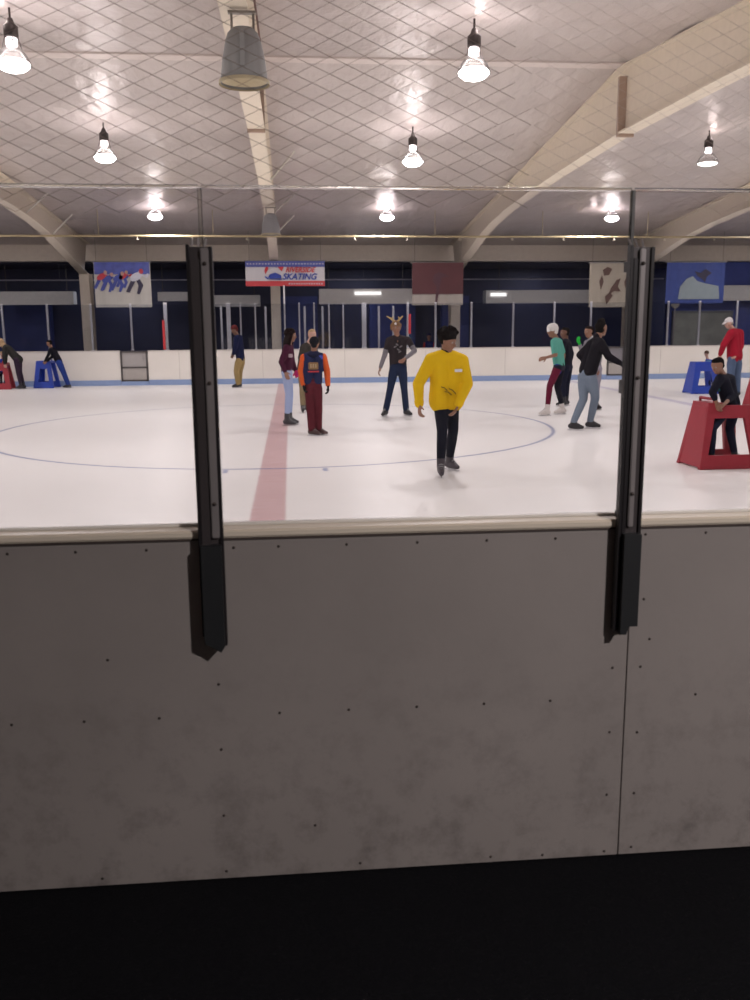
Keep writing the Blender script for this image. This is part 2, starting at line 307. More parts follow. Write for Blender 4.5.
# bright blue partition at the right with a counter window
bm = bmesh.new(); add_box(bm, 13.1, 21.0, 30.9, 31.2, 0, 3.76)
bw = struct('wall_blue', bm, mat('bright_blue_wall', (.03, .06, .30), .55, var=.2), label='bright blue wall at the right behind the far boards')
bm = bmesh.new(); add_box(bm, 13.3, 15.35, 30.84, 30.9, .95, 2.05)
struct('window_1', bm, mat('dim_window', (.30, .31, .28), .3, var=.4, scale=3), bw)
bm = bmesh.new()
for a in ((13.24, 15.41, 2.05, 2.12), (13.24, 15.41, .88, .95), (13.24, 13.3, .95, 2.05), (15.35, 15.41, .95, 2.05)): add_box(bm, a[0], a[1], 30.8, 30.9, a[2], a[3])
obj('window_frame', bm, mat('grey_frame', (.16, .17, .2), .5), bw)
bm = bmesh.new()
for a, b in ((-.6, 1.0), (2.9, 4.6), (5.6, 6.6), (-11, -8.5)): add_box(bm, a, b, 33.6, 34.0, 0, 2.75)
struct('wall_panels', bm, mat('blue_panels', (.035, .05, .19), .6, var=.35, scale=2), label='blue painted wall panels seen through the far glass')

# ------------------------------------------------------------------ steel frames (rafter + column)
PROF = [(RY, 4.66), (18, 4.6), (20.5, 4.53), (22.5, 4.44), (24.2, 4.3), (25.6, 4.12), (27.2, 3.82), (28.6, 3.55), (29.75, 3.34)]
PLATE = []
def frame(X, label):
    t = thing('steel_frame', label, 'steel frame', (X, RY, 0))
    for side in (1, -1):
        bot = [((y-RY)*side, z) for y, z in PROF]
        if side == -1: bot = bot[:6]+[(-13.5, 3.9), (-16.5, 3.6)]
        end = bot[-1][0]
        topl = [(y, roofz(RY+abs(y))-.04) for y, _ in bot]
        topl[-1] = (end+.55*side, roofz(RY+abs(end)+.55)-.04)
        web = bmesh.new(); add_prism(web, [(-.012, a, b) for a, b in bot]+[(-.012, a, b) for a, b in topl[::-1]], (.024, 0, 0))
        obj('rafter_web', web, cream, t)
        fl = bmesh.new()
        for ln, dz in ((bot, -.012), (topl, .0)):
            for (a0, z0), (a1, z1) in zip(ln, ln[1:]):
                add_prism(fl, [(-.13, a0, z0+dz), (-.13, a1, z1+dz), (-.13, a1, z1+dz+.024), (-.13, a0, z0+dz+.024)], (.26, 0, 0))
        obj('rafter_flange', fl, cream, t)
        if side == 1:
            c = bmesh.new(); e = end
            add_prism(c, [(-.012, e, 0), (-.012, e, 3.34), (-.012, e+.55, 3.34), (-.012, e+.45, 0)], (.024, 0, 0))
            add_prism(c, [(-.15, e-.02, 0), (-.15, e-.02, 3.36), (-.15, e+.005, 3.36), (-.15, e+.005, 0)], (.30, 0, 0))
            add_prism(c, [(-.15, e+.43, 0), (-.15, e+.53, 3.36), (-.15, e+.555, 3.36), (-.15, e+.455, 0)], (.30, 0, 0))
            add_box(c, -.2, .2, e-.08, e+.55, 0, .03)
            obj('column', c, cream, t)
    sp = bmesh.new(); add_box(sp, -.135, .135, -.035, .035, 4.6, 5.5)
    obj('splice_plate', sp, mat('brownish_steel', (.42, .31, .25), .6), t)  # brownish plate, darker than the cream frame
    pb = mat('brace_white', (.62, .6, .55), .5)
    for (yy, zz) in ((19.6, 4.56), (23.4, 4.38), (25.8, 4.1)):
        for s in ((1,) if yy < 25 else (1,)):
            b = bmesh.new(); add_tube(b, [(.05*s, yy-RY, zz), (.62*s, yy-RY+.1, roofz(yy)-.04)], .022, 6)
            obj('flange_brace', b, pb, t)
    return t
frame(-6.4, 'cream steel roof frame leftmost in view, its column behind the sprinting skaters banner')
frame(-.45, 'cream steel roof frame carrying both grey bell loudspeakers, left of centre')
frame(5.4, 'large cream steel roof frame with splice plate at the ridge, right of centre')
frame(11.35, 'cream steel roof frame at the far right, partly behind the right near post')

# dark edge line / cable along the frame with the loudspeakers
bm = bmesh.new(); add_tube(bm, [(-.29, y, roofz(y)-.30) for y in (7, 10, 13)], .012, 6); 
cb = tag(obj('conduit', bm, mat('brown_conduit', (.12, .05, .04), .6)), 'thin dark brown conduit running along the frame above the near loudspeaker', 'conduit')

# ------------------------------------------------------------------ ceiling lamps
chrome = mat('lamp_metal', (.55, .52, .52), .25, 1., var=.05)
darkm = mat('lamp_ballast', (.06, .05, .05), .5, .4)
hot = mat('lamp_lens', (1, 1, 1), .5, emit=(1., .93, .92), estr=22.)
warmglow = mat('lamp_bulb', (1, 1, 1), .5, emit=(1., .85, .85), estr=2.5)
clearbell = glass_mat('clear_bell', (.93, .92, .92), .02, .1)
def make_lamp(loc, label, zc, lit=True):
    t = thing('high_bay_lamp', label, 'ceiling lamp', loc, group='high bay lamps over the ice')
    b = bmesh.new()      # local z=0 is the rim of the bell
    add_lathe(b, [(.215, 0), (.205, .03), (.175, .10), (.12, .17), (.075, .2), (.07, .2), (.115, .165), (.168, .095), (.198, .03), (.215, 0)])
    obj('reflector', b, clearbell, t, True)
    k_ = 1. if lit else .45
    b = bmesh.new(); add_lathe(b, [(0, -.085*k_), (.07, -.08*k_), (.135, -.06*k_), (.178, -.026*k_), (.192, .008), (.178, .03*k_), (.135, .05*k_), (.07, .06*k_), (0, .064*k_)])
    obj('lens', b, hot if lit else mat('dim_lens', (.9, .88, .85), .4, emit=(1, .95, .92), estr=2.2), t, True)
    b = bmesh.new(); add_lathe(b, [(.05, .2), (.066, .22), (.066, .29), (.045, .32), (.0, .32)])
    obj('bulb_neck', b, warmglow, t, True)
    b = bmesh.new(); add_lathe(b, [(0, .30), (.078, .30), (.085, .32), (.085, .43), (.05, .46), (.03, .52), (0, .52)])
    add_lathe(b, [(.014, .51), (.014, zc-loc[2]), (0, zc-loc[2])], seg=8)
    obj('ballast', b, darkm, t, True)
    for k in range(4):
        a = k*math.pi/2+.4; b = bmesh.new()
        add_tube(b, [(.07*math.cos(a), .07*math.sin(a), .33), (.11*math.cos(a), .11*math.sin(a), .19)], .006, 6)
        obj('strut', b, darkm, t)
    return t
LAMPS = [(-3.25, 12, 4.78, 'large lit high bay lamp at the upper left edge of the view'),
         (2.38, 12, 4.78, 'large lit high bay lamp high at centre right, nearest of its column'),
         (-3.35, 18, 4.76, 'lit high bay lamp left of the hanging grey loudspeaker, middle row'),
         (2.41, 18, 4.74, 'lit high bay lamp at the centre, below the nearer large one'),
         (8.27, 18, 4.76, 'dimmer striped high bay lamp near the right edge, below the big frame'),
         (-3.46, 25, 4.52, 'small far high bay lamp above the left near post'),
         (2.65, 25, 4.52, 'small far high bay lamp above the banners at centre'),
         (8.85, 25, 4.52, 'small far high bay lamp just left of the right near post')]
for i, (x, y, z, lab) in enumerate(LAMPS):
    make_lamp((x, y, z), lab, roofz(y)-.02, lit=(i != 4))
def area(name, loc, size, power, col, rot=(0, 0, 0), spread=math.pi):
    d = bpy.data.lights.new(name, 'AREA'); d.shape = 'DISK'; d.size = size; d.energy = power; d.color = col; d.spread = spread
    o = bpy.data.objects.new(name, d); COL.objects.link(o); o.location = loc; o.rotation_euler = rot
    return o
for y, z in ((6, 4.6), (12, 4.78), (18, 4.75), (25, 4.52)):
    for x in (-15.2, -9.3, -3.35, 2.42, 8.35, 14.2, 20.1):
        area('lamp_light', (x, y, z-.115), .36, LAMP_W, (1., .94, .90))
        if (x, y) != (8.35, 18) or True:
            p = bpy.data.lights.new('lamp_uplight', 'POINT'); p.energy = UP_W; p.color = (1, .84, .80); p.shadow_soft_size = .06
            o = bpy.data.objects.new('lamp_uplight', p); COL.objects.link(o); o.location = (x, y-.0, min(z+.58, roofz(y)-.15)); 

# sprinkler pipe with heads
t = thing('sprinkler_pipe', 'yellowish sprinkler pipe running across under the far ceiling', 'pipe', (3, 25.3, 4.06))
yel = mat('pipe_yellow', (.50, .41, .24), .45)
bm = bmesh.new(); add_tube(bm, [(XL-3+.1, 0, 0), (XR-3-.1, 0, 0)], .028, 10); obj('pipe', bm, yel, t, True)
for k in range(-4, 8):
    x = k*1.45-1.2
    bm = bmesh.new(); add_lathe(bm, [(0, -.10), (.055, -.095), (.055, -.085), (.015, -.08), (.015, 0)], (x, 0, 0), 10); obj('sprinkler_head', bm, mat('sprinkler_metal', (.6, .55, .45), .35, .5), t, True)
for x in (-8, -5.0, 1.0, 4, 7, 10):
    bm = bmesh.new(); add_tube(bm, [(x, 0, .02), (x, 0, roofz(25.3)-4.06)], .008, 6); obj('hanger', bm, yel, t)

# grey bell loudspeakers under the frame
t = thing('bell_loudspeaker', 'large grey bell shaped loudspeaker hanging at upper left, nearest to the viewer', 'loudspeaker', (-.37, 9.0, 3.87))
grey = mat('speaker_grey', (.27, .27, .28), .6)
bm = bmesh.new(); add_lathe(bm, [(.215, 0), (.222, .02), (.215, .05), (.195, .22), (.165, .36), (.14, .43), (.10, .47), (.05, .485), (0, .485)]); obj('housing', bm, grey, t, True)
bm = bmesh.new(); add_lathe(bm, [(.235, -.01), (.238, .02), (.222, .025), (.19, .02), (.17, .05), (.10, .12), (0, .16)]); obj('horn', bm, mat('speaker_beige', (.45, .38, .26), .6), t, True)
bm = bmesh.new(); add_tube(bm, [(-.1, 0, .42), (-.1, 0, .62)], .012, 6); add_tube(bm, [(.1, 0, .42), (.1, 0, .62)], .012, 6); add_box(bm, -.13, .13, -.03, .03, .60, .62); obj('bracket', bm, mat('speaker_bracket', (.3, .27, .25), .5, .5), t)
bm = bmesh.new(); add_box(bm, -.02, .02, -.225, -.205, .1, .4); obj('seam', bm, grey, t)
sp2 = dup(t, (-.40, 22.0, 3.78), 0, 'small distant grey bell loudspeaker under the same frame, above the skating banner')
# ------------------------------------------------------------------ near boards
gboard = mat('near_board_face', (.285, .252, .243), .5, var=.16, scale=1.6, bump=.02, bscale=30)
nt = gboard.node_tree; n = nt.nodes; l = nt.links                  # scuffs and grime; their growth downward also paints in light falloff
b_ = n['Principled BSDF']; src = b_.inputs['Base Color'].links[0].from_socket
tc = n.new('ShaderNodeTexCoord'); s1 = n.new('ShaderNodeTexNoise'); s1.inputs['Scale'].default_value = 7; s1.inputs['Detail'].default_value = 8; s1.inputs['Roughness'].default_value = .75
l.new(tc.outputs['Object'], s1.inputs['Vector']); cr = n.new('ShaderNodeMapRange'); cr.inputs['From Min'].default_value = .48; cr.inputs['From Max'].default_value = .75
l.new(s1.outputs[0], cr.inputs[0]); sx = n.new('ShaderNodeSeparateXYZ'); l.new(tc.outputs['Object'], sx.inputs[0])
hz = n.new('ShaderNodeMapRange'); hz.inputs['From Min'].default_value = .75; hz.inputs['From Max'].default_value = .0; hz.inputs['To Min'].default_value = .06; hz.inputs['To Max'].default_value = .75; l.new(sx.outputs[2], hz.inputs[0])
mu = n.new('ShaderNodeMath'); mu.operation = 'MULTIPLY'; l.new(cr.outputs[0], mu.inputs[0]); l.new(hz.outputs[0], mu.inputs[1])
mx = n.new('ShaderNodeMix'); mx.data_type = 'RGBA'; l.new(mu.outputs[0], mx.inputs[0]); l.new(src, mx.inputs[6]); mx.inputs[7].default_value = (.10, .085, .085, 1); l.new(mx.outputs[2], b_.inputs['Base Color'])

rust = mat('screw_dark', (.055, .042, .038), .5, .3)
def panel(x0, x1, label, screws):
    t = thing('dasher_board', label, 'rink board', (x0, NEAR, 0))
    w = x1-x0
    bm = bmesh.new(); add_box(bm, 0, w, 0, .012, -.045, 1.052, .001); obj('face_sheet', bm, gboard, t)
    bm = bmesh.new()
    for k in range(int(w/1.22)+2):
        xx = min(.03+k*1.215, w-.05); add_box(bm, xx, xx+.04, .012, .09, -.04, 1.045)
    add_box(bm, .0, w, .012, .09, 1.0, 1.045); add_box(bm, 0, w, .09, .10, 0.0, 1.045)
    obj('stud_frame', bm, mat('board_back', (.7, .68, .66), .5), t)
    for X, Z in screws:
        bm = bmesh.new(); add_lathe(bm, [(0, -.0), (.0045, 0), (.0038, .0015), (0, .002)], seg=10)
        for v in bm.verts: v.co = V((v.co.x+X-x0, -v.co.z-.0005, v.co.y+Z))
        obj('screw', bm, rust, t, True)
S1 = [(x, 1.02) for x in (-.82, -.63, -.43, -.18, -.05, .15, .36, .57, .78, .97)] + \
     [(x, .50) for x in (-.85, -.64, -.42, -.06, .15, .36, .57, .78)] + \
     [(-.24, z) for z in (.60, .39, .17, -.02)] + [(.975, z) for z in (.82, .60, .385, .17, -.03)] + \
     [(-.56, .69), (.04, .12), (-.62, -.02), (.18, -.02), (.60, -.025), (.77, -.03)]
S2 = [(x, 1.025) for x in (1.06, 1.25, 1.45)] + [(1.065, z) for z in (.82, .60, .38, .17, -.02)] + [(1.25, .5), (1.45, .5), (1.09, .69)]
panel(-1.42, 1.019, 'wide grey rink board in the foreground between and left of the two black posts', S1)
panel(1.023, 3.4, 'grey rink board in the foreground right of the vertical seam under the right post', S2)
panel(-3.8, -1.424, 'grey rink board in the foreground off the left edge', [])
bm = bmesh.new(); add_box(bm, -3.8, 3.4, NEAR-.014, NEAR+.098, 1.052, 1.076, .005)
tag(obj('cap_rail', bm, mat('cap_cream', (.72, .63, .53), .4, var=.04, scale=2)), 'cream cap rail running along the top of the foreground boards', 'rail')
bm = bmesh.new(); add_box(bm, -3.8, 3.4, NEAR-.006, NEAR-.0005, 1.045, 1.052)  # dark strip added as the shadow line below the cap rail
tag(obj('rail_shadow', bm, mat('shadow_brown', (.07, .05, .045), .6)), 'dark brown strip standing in for the shadow under the cream cap rail', 'strip')
bm = bmesh.new(); add_box(bm, -3.8, 3.4, NEAR+.045, NEAR+.065, 1.076, 1.084, .002)
tag(obj('glass_channel', bm, mat('channel_white', (.74, .70, .66), .4)), 'pale channel strip holding the near glass on the cap rail', 'strip')

# ------------------------------------------------------------------ near glass + posts
gl = glass_mat('acrylic', (.82, .815, .835), .03)
edge = glass_mat('glass_edge', (.62, .64, .63), .08)
cutedge = mat('cut_edge', (.92, .90, .88), .2, var=.02)
cutedge.node_tree.nodes['Principled BSDF'].inputs['Transmission Weight'].default_value = 1; cutedge.node_tree.nodes['Principled BSDF'].inputs['IOR'].default_value = 1.07
GY = NEAR+.055
def pane(x0, x1, label):
    t = thing('acrylic_screen', label, 'glass pane', (x0, GY, 1.08))
    bm = bmesh.new(); add_box(bm, 0, x1-x0, -.006, .006, .0, .95); obj('sheet', bm, gl, t)
    bm = bmesh.new(); add_tube(bm, [(0, 0, .952), (x1-x0, 0, .953)], .0055, 16); obj('top_edge', bm, cutedge, t, True)
    bm = bmesh.new(); add_box(bm, -.001, .001, -.006, .006, 0, .95); obj('side_edge', bm, edge, t)
    bm = bmesh.new(); add_box(bm, x1-x0-.001, x1-x0+.001, -.006, .006, 0, .95); obj('side_edge', bm, edge, t)
pane(-3.7, -.246, 'clear acrylic pane left of the left black post')
pane(-.236, .988, 'clear acrylic pane between the two black posts')
pane(.998, 3.35, 'clear acrylic pane right of the right black post')
blackp = mat('post_black', (.018, .015, .018), .45, .3)
darkp = mat('post_dark_metal', (.06, .05, .053), .45, .3)
greyp = mat('post_grey_face', (.26, .235, .24), .45, .3)
def post(X, strip, label, joint):
    t = thing('glass_post', label, 'post', (X, NEAR, 0))
    y1 = -.016; zt = 1.865; zb = .735
    bm = bmesh.new(); add_box(bm, -.031, .031, -.034, y1, zb+.02, zt, .002); obj('channel', bm, darkp, t)
    for s in (-1, 1):
        bm = bmesh.new(); add_box(bm, s*.0305-.0045, s*.0305+.0045, -.042, y1+.002, (zb+.03) if s*strip <= 0 else zb, zt+(.006 if s < 0 else 0), .001); obj('gasket', bm, blackp, t)
    bm = bmesh.new()
    x0, x1 = (.004, .026) if strip > 0 else (-.008, .008)
    add_box(bm, x0, x1, -.048, -.03, 1.06, zt-.004, .0025); obj('face_strip', bm, greyp, t)
    bm = bmesh.new(); add_box(bm, -.026, (0.0 if strip > 0 else -.013), -.044, -.03, 1.0, zt-.03, .002); obj('rib', bm, blackp if strip < 0 else darkp, t)
    bm = bmesh.new()                                              # foot clamp with slanted lower end
    if strip > 0: pts = [(-.028, .75), (-.028, 1.04), (.030, 1.04), (.030, .74), (.018, .722), (.0, .735)]
    else: pts = [(-.022, .73), (-.022, 1.04), (.030, 1.04), (.030, .755), (.004, .755), (-.004, .73)]
    add_prism(bm, [(x, -.064, z) for x, z in pts], (0, .0635, 0)); obj('foot_clamp', bm, mat('clamp_dark', (.02, .021, .024), .5, .2), t)
    bm = bmesh.new(); add_box(bm, -.016, .016, -.03, .044, 1.077, 1.092); obj('saddle', bm, blackp, t)
    bm = bmesh.new(); add_box(bm, -.02, .02, y1, .048, 1.45, 1.49); add_box(bm, -.02, .02, y1, .048, 1.80, 1.83); obj('glass_clip', bm, blackp, t)
    for z in (1.16, 1.5, 1.82):
        bm = bmesh.new(); add_lathe(bm, [(0, 0), (.006, 0), (.005, .004), (0, .005)], seg=10)
        for v in bm.verts: v.co = V((v.co.x+(x0+x1)/2, -v.co.z-.048, v.co.y+z))
        obj('bolt', bm, rust, t, True)
    bm = bmesh.new(); add_box(bm, -.004+.0, .004+.0, .045, .066, zt-.06, 2.03); obj('joint_strip', bm, joint, t)
    bm = bmesh.new()
    for a in (-.018, -.004, .012): add_tube(bm, [(a, -.02, zt-.01), (a*1.3, .01, zt+.025)], .003, 6)
    obj('top_tab', bm, greyp, t)
post(-.241, 1, 'black metal post holding the glass at the left, with a wide grey face strip', glass_mat('joint_pale', (.75, .74, .74), .08))
post(.993, -1, 'black metal post holding the glass at the right, with a narrow central strip', mat('joint_dark', (.05, .045, .045), .4))

# ------------------------------------------------------------------ protective netting above the glass
for NX0_, NX1_, ncol, nlab in ((-1.9, .70, (.22, .175, .155), 'brown diamond mesh safety net above the near glass at the left and centre'), (.70, 2.7, (.50, .44, .42), 'pale diamond mesh safety net above the near glass at the right')):
  t_net = bmesh.new()
  NX0, NX1, NZ0, NZ1, NY = NX0_, NX1_, 1.98, 3.3, NEAR+.12
  px, pz = .096, .0455
  def strand(x, z, sgn):
    pts = []; k = 0
    while True:
        xx = x+k*px/2; zz = z+sgn*k*pz/2
        if xx > NX1 or zz > NZ1 or zz < NZ0: break
        sagx = .012*math.sin(xx*2.1+zz*3); sagz = .010*math.sin(xx*3.1)
        pts.append((xx+sagx, NY+.01*math.sin(xx*4+zz*6)+(.0015 if sgn > 0 else -.0015), zz+sagz)); k += 3
    if len(pts) > 1: add_tube(t_net, pts, (.00055 if sgn > 0 else .0008)*(.55 if NX0_ > 0 else 1), 4, False)
  nx = int((NX1-NX0)/px); nz = int((NZ1-NZ0)/pz)
  for i in range(nx): strand(NX0+i*px, NZ0, 1); strand(NX0+i*px, NZ1, -1)
  for j in range(1, nz): strand(NX0, NZ0+j*pz, 1); strand(NX0, NZ1-j*pz, -1)
  tag(obj('safety_net', t_net, mat('net_cord_%d' % (NX0_ > 0), ncol, .9)), nlab, 'net')

# ------------------------------------------------------------------ far boards
wb = mat('far_board_white', (.84, .80, .74), .45, var=.10, scale=1.5)
t = thing('perimeter_board', 'long white rink boards with blue kick strip along the far side', 'rink board', (2.5, FAR, 0))
x0, x1 = XL+.3-2.5, XR-.3-2.5
G = [(-4.98-2.5, -4.18-2.5), (9.66-2.5, 10.22-2.5)]
segs = [(x0, G[0][0]), (G[0][1], G[1][0]), (G[1][1], x1)]
bm = bmesh.new()
for a, b in segs: add_box(bm, a, b, 0, .1, 0, .985)
obj('board_face', bm, wb, t)
bm = bmesh.new()
for a, b in segs: add_box(bm, a, b, -.012, 0, 0.0, .16)
obj('kick_strip', bm, mat('kick_blue', (.27, .37, .60), .5, var=.12), t)
bm = bmesh.new()
for a, b in segs: add_box(bm, a, b, -.015, .13, .985, 1.015, .005)
obj('cap', bm, mat('far_cap', (.62, .58, .54), .4), t)
for k in range(-8, 9):
    if -8.2 < k*2.44-.9 < 21 and not (-7.5 < k*2.44-.9 < -6.6):
        bm = bmesh.new(); add_box(bm, k*2.44-.905, k*2.44-.897, -.003, 0, .17, .98); obj('board_seam', bm, mat('seam_grey', (.4, .38, .34), .6), t)
def gate(x0, x1, label, dark):
    g = thing('rink_gate', label, 'gate', ((x0+x1)/2, FAR, 0)); w = (x1-x0)/2-.01
    bm = bmesh.new(); add_box(bm, -w, w, .01, .07, .14, .985); obj('gate_leaf', bm, mat('gate_grey_'+dark[0], dark[1], .5), g)
    bm = bmesh.new()
    for a in ((-w, w, .955, 1.0), (-w, -w+.05, .12, .98), (w-.05, w, .12, .98), (-w, w, .50, .545), (-w, w, .12, .165)): add_box(bm, a[0], a[1], -.02, .01, a[2], a[3])
    obj('gate_frame', bm, mat('gate_frame_dark', (.09, .08, .08), .5), g)
    bm = bmesh.new(); add_box(bm, -w+.05, w-.05, -.006, .01, .17, .50); obj('lower_panel', bm, mat('gate_lower', (.42, .39, .36), .5), g)
    bm = bmesh.new(); add_box(bm, -w, w, -.015, .1, 0, .12); obj('threshold', bm, mat('kick_blue', (.27, .37, .60), .5), g)
    bm = bmesh.new(); add_tube(bm, [(w-.12, -.02, .75), (w-.12, -.06, .75), (w-.12, -.06, .88), (w-.12, -.02, .88)], .01, 8); obj('latch', bm, greyp, g, True)
gate(-4.98, -4.18, 'grey gate with a dark middle bar in the far boards at the left', ('light', (.40, .38, .37)))
gate(9.66, 10.22, 'grey gate in the far boards just left of the right near post', ('dark', (.22, .21, .23)))

# far glass posts and panes
alu = mat('pale_aluminium', (.80, .79, .82), .4, .1, var=.05)
red = mat('red_padding', (.50, .03, .035), .6)
def far_post(x, z1, w, y=FAR+.05, label=None, grp='posts of the far glass', redz=None):
    t = thing('barrier_post', label or 'thin pale upright post holding the glass above the far boards', 'post', (x, y, 1.015), group=grp)
    h = z1-1.015
    bm = bmesh.new(); add_box(bm, -w/2, w/2, -.025, .025, 0, h, .004); obj('upright', bm, alu, t)
    bm = bmesh.new(); add_box(bm, -w/2-.015, w/2+.015, -.035, .035, -.0, .03); obj('foot_plate', bm, alu, t)
    if redz:
        bm = bmesh.new(); add_box(bm, redz[2], redz[2]+.07, -.045, -.026, redz[0], redz[1]); obj('pad', bm, red, t)
for x in (-8.23, -6.97, -5.74, -4.61, 4.34, 5.43, 6.71, 7.98, 9.12, 10.3, 11.55, 12.55, 13.75): far_post(x, 2.36, .055)
for x in (-2.6, -1.45, -1.02, .27, .71, 1.15, 1.57): far_post(x, 2.36, .04, FAR+.05, 'slender pale post in the crowded middle section of the far glass', 'close set posts in the middle of the far glass')
far_post(-3.62, 2.38, .10, label='pale far post with a red pad on its lower left side', grp=None, redz=(.02, .86, -.10))
far_post(-1.80, 2.37, .12, label='broad pale far post just right of the left near post', grp=None)
far_post(2.19, 2.36, .13, label='broad pale far post behind the antlered skater, left of the red padded one', grp=None)
far_post(-.16, 2.86, .045, label='tallest thin far post reaching up to the skating banner', grp=None)
far_post(3.50, 2.38, .07, label='pale far post with a red pad right of the antlered skater', grp=None, redz=(.42, 1.0, .02))
farglass = glass_mat('far_acrylic', (.90, .91, .93), .05)
bm = bmesh.new(); add_box(bm, XL+.4, XR-.4, FAR+.012, FAR+.02, 1.016, 2.33)
tag(obj('barrier_glass', bm, farglass), 'long run of clear glass standing on the far boards', 'glass')
# second glass line of the players box
for x in (-2.1, -.75, .45, 1.0, 2.75, 3.2):
    t = thing('box_post', 'pale post of the second glass line behind the far boards', 'post', (x, FAR+1.25, 0), group='posts of the players box')
    bm = bmesh.new(); add_box(bm, -.03, .03, -.03, .03, 0, 2.28, .004); obj('upright', bm, mat('box_post_grey', (.55, .55, .6), .4), t)
    bm = bmesh.new(); add_box(bm, -.05, .05, -.05, .05, 0, .03); obj('foot_plate', bm, alu, t)
bm = bmesh.new(); add_box(bm, -2.2, 3.4, FAR+1.2, FAR+1.3, .02, .95); 
tag(obj('box_wall', bm, mat('box_wall_blue', (.03, .05, .16), .6)), 'low blue wall of the players box behind the far boards', 'wall')

# bulkheads (pale hanging soffits) and conduit beyond the opening
bk = mat('bulkhead_pale', (.62, .62, .62), .5)
def bulk(x0, x1, z0, z1, y, label, m=bk, lit=None):
    t = thing('light_bulkhead', label, 'bulkhead', ((x0+x1)/2, y, 0)); w = (x1-x0)/2
    bm = bmesh.new(); add_box(bm, -w, w, 0, .5, z0, z1, .01); obj('box', bm, m, t)
    bm = bmesh.new(); add_box(bm, -w, w, -.03, .0, z0-.01, z0+.05); obj('lip', bm, m, t)
    bm = bmesh.new(); add_tube(bm, [(-w*.8, .25, z1), (-w*.8, .25, 3.74)], .015, 6); add_tube(bm, [(w*.8, .25, z1), (w*.8, .25, 3.74)], .015, 6); obj('hanger', bm, darkm, t)
    if lit:
        bm = bmesh.new(); add_box(bm, lit[0]-(x0+x1)/2, lit[1]-(x0+x1)/2, -.05, -.03, z1-.2, z1-.1); obj('lit_tube', bm, mat('fluorescent', (1, 1, 1), .5, emit=(1, .97, .93), estr=.9), t)
bulk(-9.6, -7.15, 2.45, 2.87, 31.4, 'pale bulkhead at the far left behind the glass')
bulk(-4.4, -2.95, 2.55, 2.84, 31.4, 'narrow pale bulkhead left of the left near post')
bulk(-2.9, -1.0, 2.35, 2.72, 31.25, 'pale bulkhead under the left end of the skating banner')
bulk(1.0, 4.2, 2.42, 2.92, 31.3, 'brightest pale bulkhead between the skating banner and the faded red banner', mat('bulkhead_bright', (.8, .78, .76), .5), (2.2, 3.1))
bulk(6.75, 11.8, 2.42, 2.86, 31.35, 'long pale bulkhead right of the faded red banner, lit tube at its left', bk, (6.9, 7.45))
bulk(13.2, 19, 2.45, 2.95, 30.2, 'pale bulkhead in front of the bright blue wall at the right')
t = thing('wall_conduit', 'thin pale conduit running level across the dark opening', 'conduit', (2.5, 31.2, 3.22))
bm = bmesh.new(); add_tube(bm, [(XL-2.4, 0, 0), (10.5, 0, 0)], .022, 8); obj('tube', bm, mat('conduit_pale', (.32, .32, .40), .4), t, True)
for k in range(-8, 5):
    bm = bmesh.new(); add_tube(bm, [(k*2.5, 0, 0), (k*2.5, 0, .53)], .008, 6); obj('hanger', bm, mat('conduit_hanger', (.05, .05, .09), .4), t)

# ------------------------------------------------------------------ banners
def banner(name, x0, x1, z0, z1, y, label, m, rods=True):
    t = thing(name, label, 'banner', ((x0+x1)/2, y, (z0+z1)/2)); w, h = (x1-x0)/2, (z1-z0)/2
    bm = bmesh.new(); nseg = 16; a = []
    for i in range(nseg+1):
        x = -w+2*w*i/nseg; d = .012*math.sin(i*1.3)
        a.append([bm.verts.new((x, d, -h)), bm.verts.new((x, d, h)), bm.verts.new((x, d+.006, h)), bm.verts.new((x, d+.006, -h))])
    for p, q in zip(a, a[1:]):
        for k in range(4): bm.faces.new((p[k], q[k], q[(k+1) % 4], p[(k+1) % 4]))
    bm.faces.new(a[0]); bm.faces.new(a[-1][::-1])
    obj('cloth', bm, m, t)
    bm = bmesh.new(); add_tube(bm, [(-w-.05, .0, h), (w+.05, .0, h)], .02, 8)
    for s in (-1, 1): add_tube(bm, [(s*w*.9, 0, h), (s*w*.9, 0, max(h+.05, roofz(y)-.05-(z0+z1)/2))], .006, 6)
    obj('hanging_rod', bm, mat('rod_grey', (.25, .24, .23), .5), t)
    return t, w, h
def flatpoly(name, pts, m, parent, y=-.022, th=.006):
    bm = bmesh.new(); add_prism(bm, [(x, y-th, z) for x, z in pts], (0, th+.004, 0)); return obj(name, bm, m, parent)
def ell(cx, cz, rx, rz, a=0., n_=12):
    return [(cx+rx*math.cos(t_)*math.cos(a)-rz*math.sin(t_)*math.sin(a), cz+rx*math.cos(t_)*math.sin(a)+rz*math.sin(t_)*math.cos(a)) for t_ in [2*math.pi*k/n_ for k in range(n_)]]
def rect(x0, x1, z0, z1): return [(x0, z0), (x1, z0), (x1, z1), (x0, z1)]
inkb = mat('ink_blue', (.05, .07, .30), .6, var=.5, scale=6); inkr = mat('ink_red', (.45, .04, .06), .6); inkn = mat('ink_dark', (.03, .025, .06), .6)
inkw = mat('ink_white', (.55, .55, .62), .6); inkp = mat('ink_skin', (.42, .25, .20), .6)

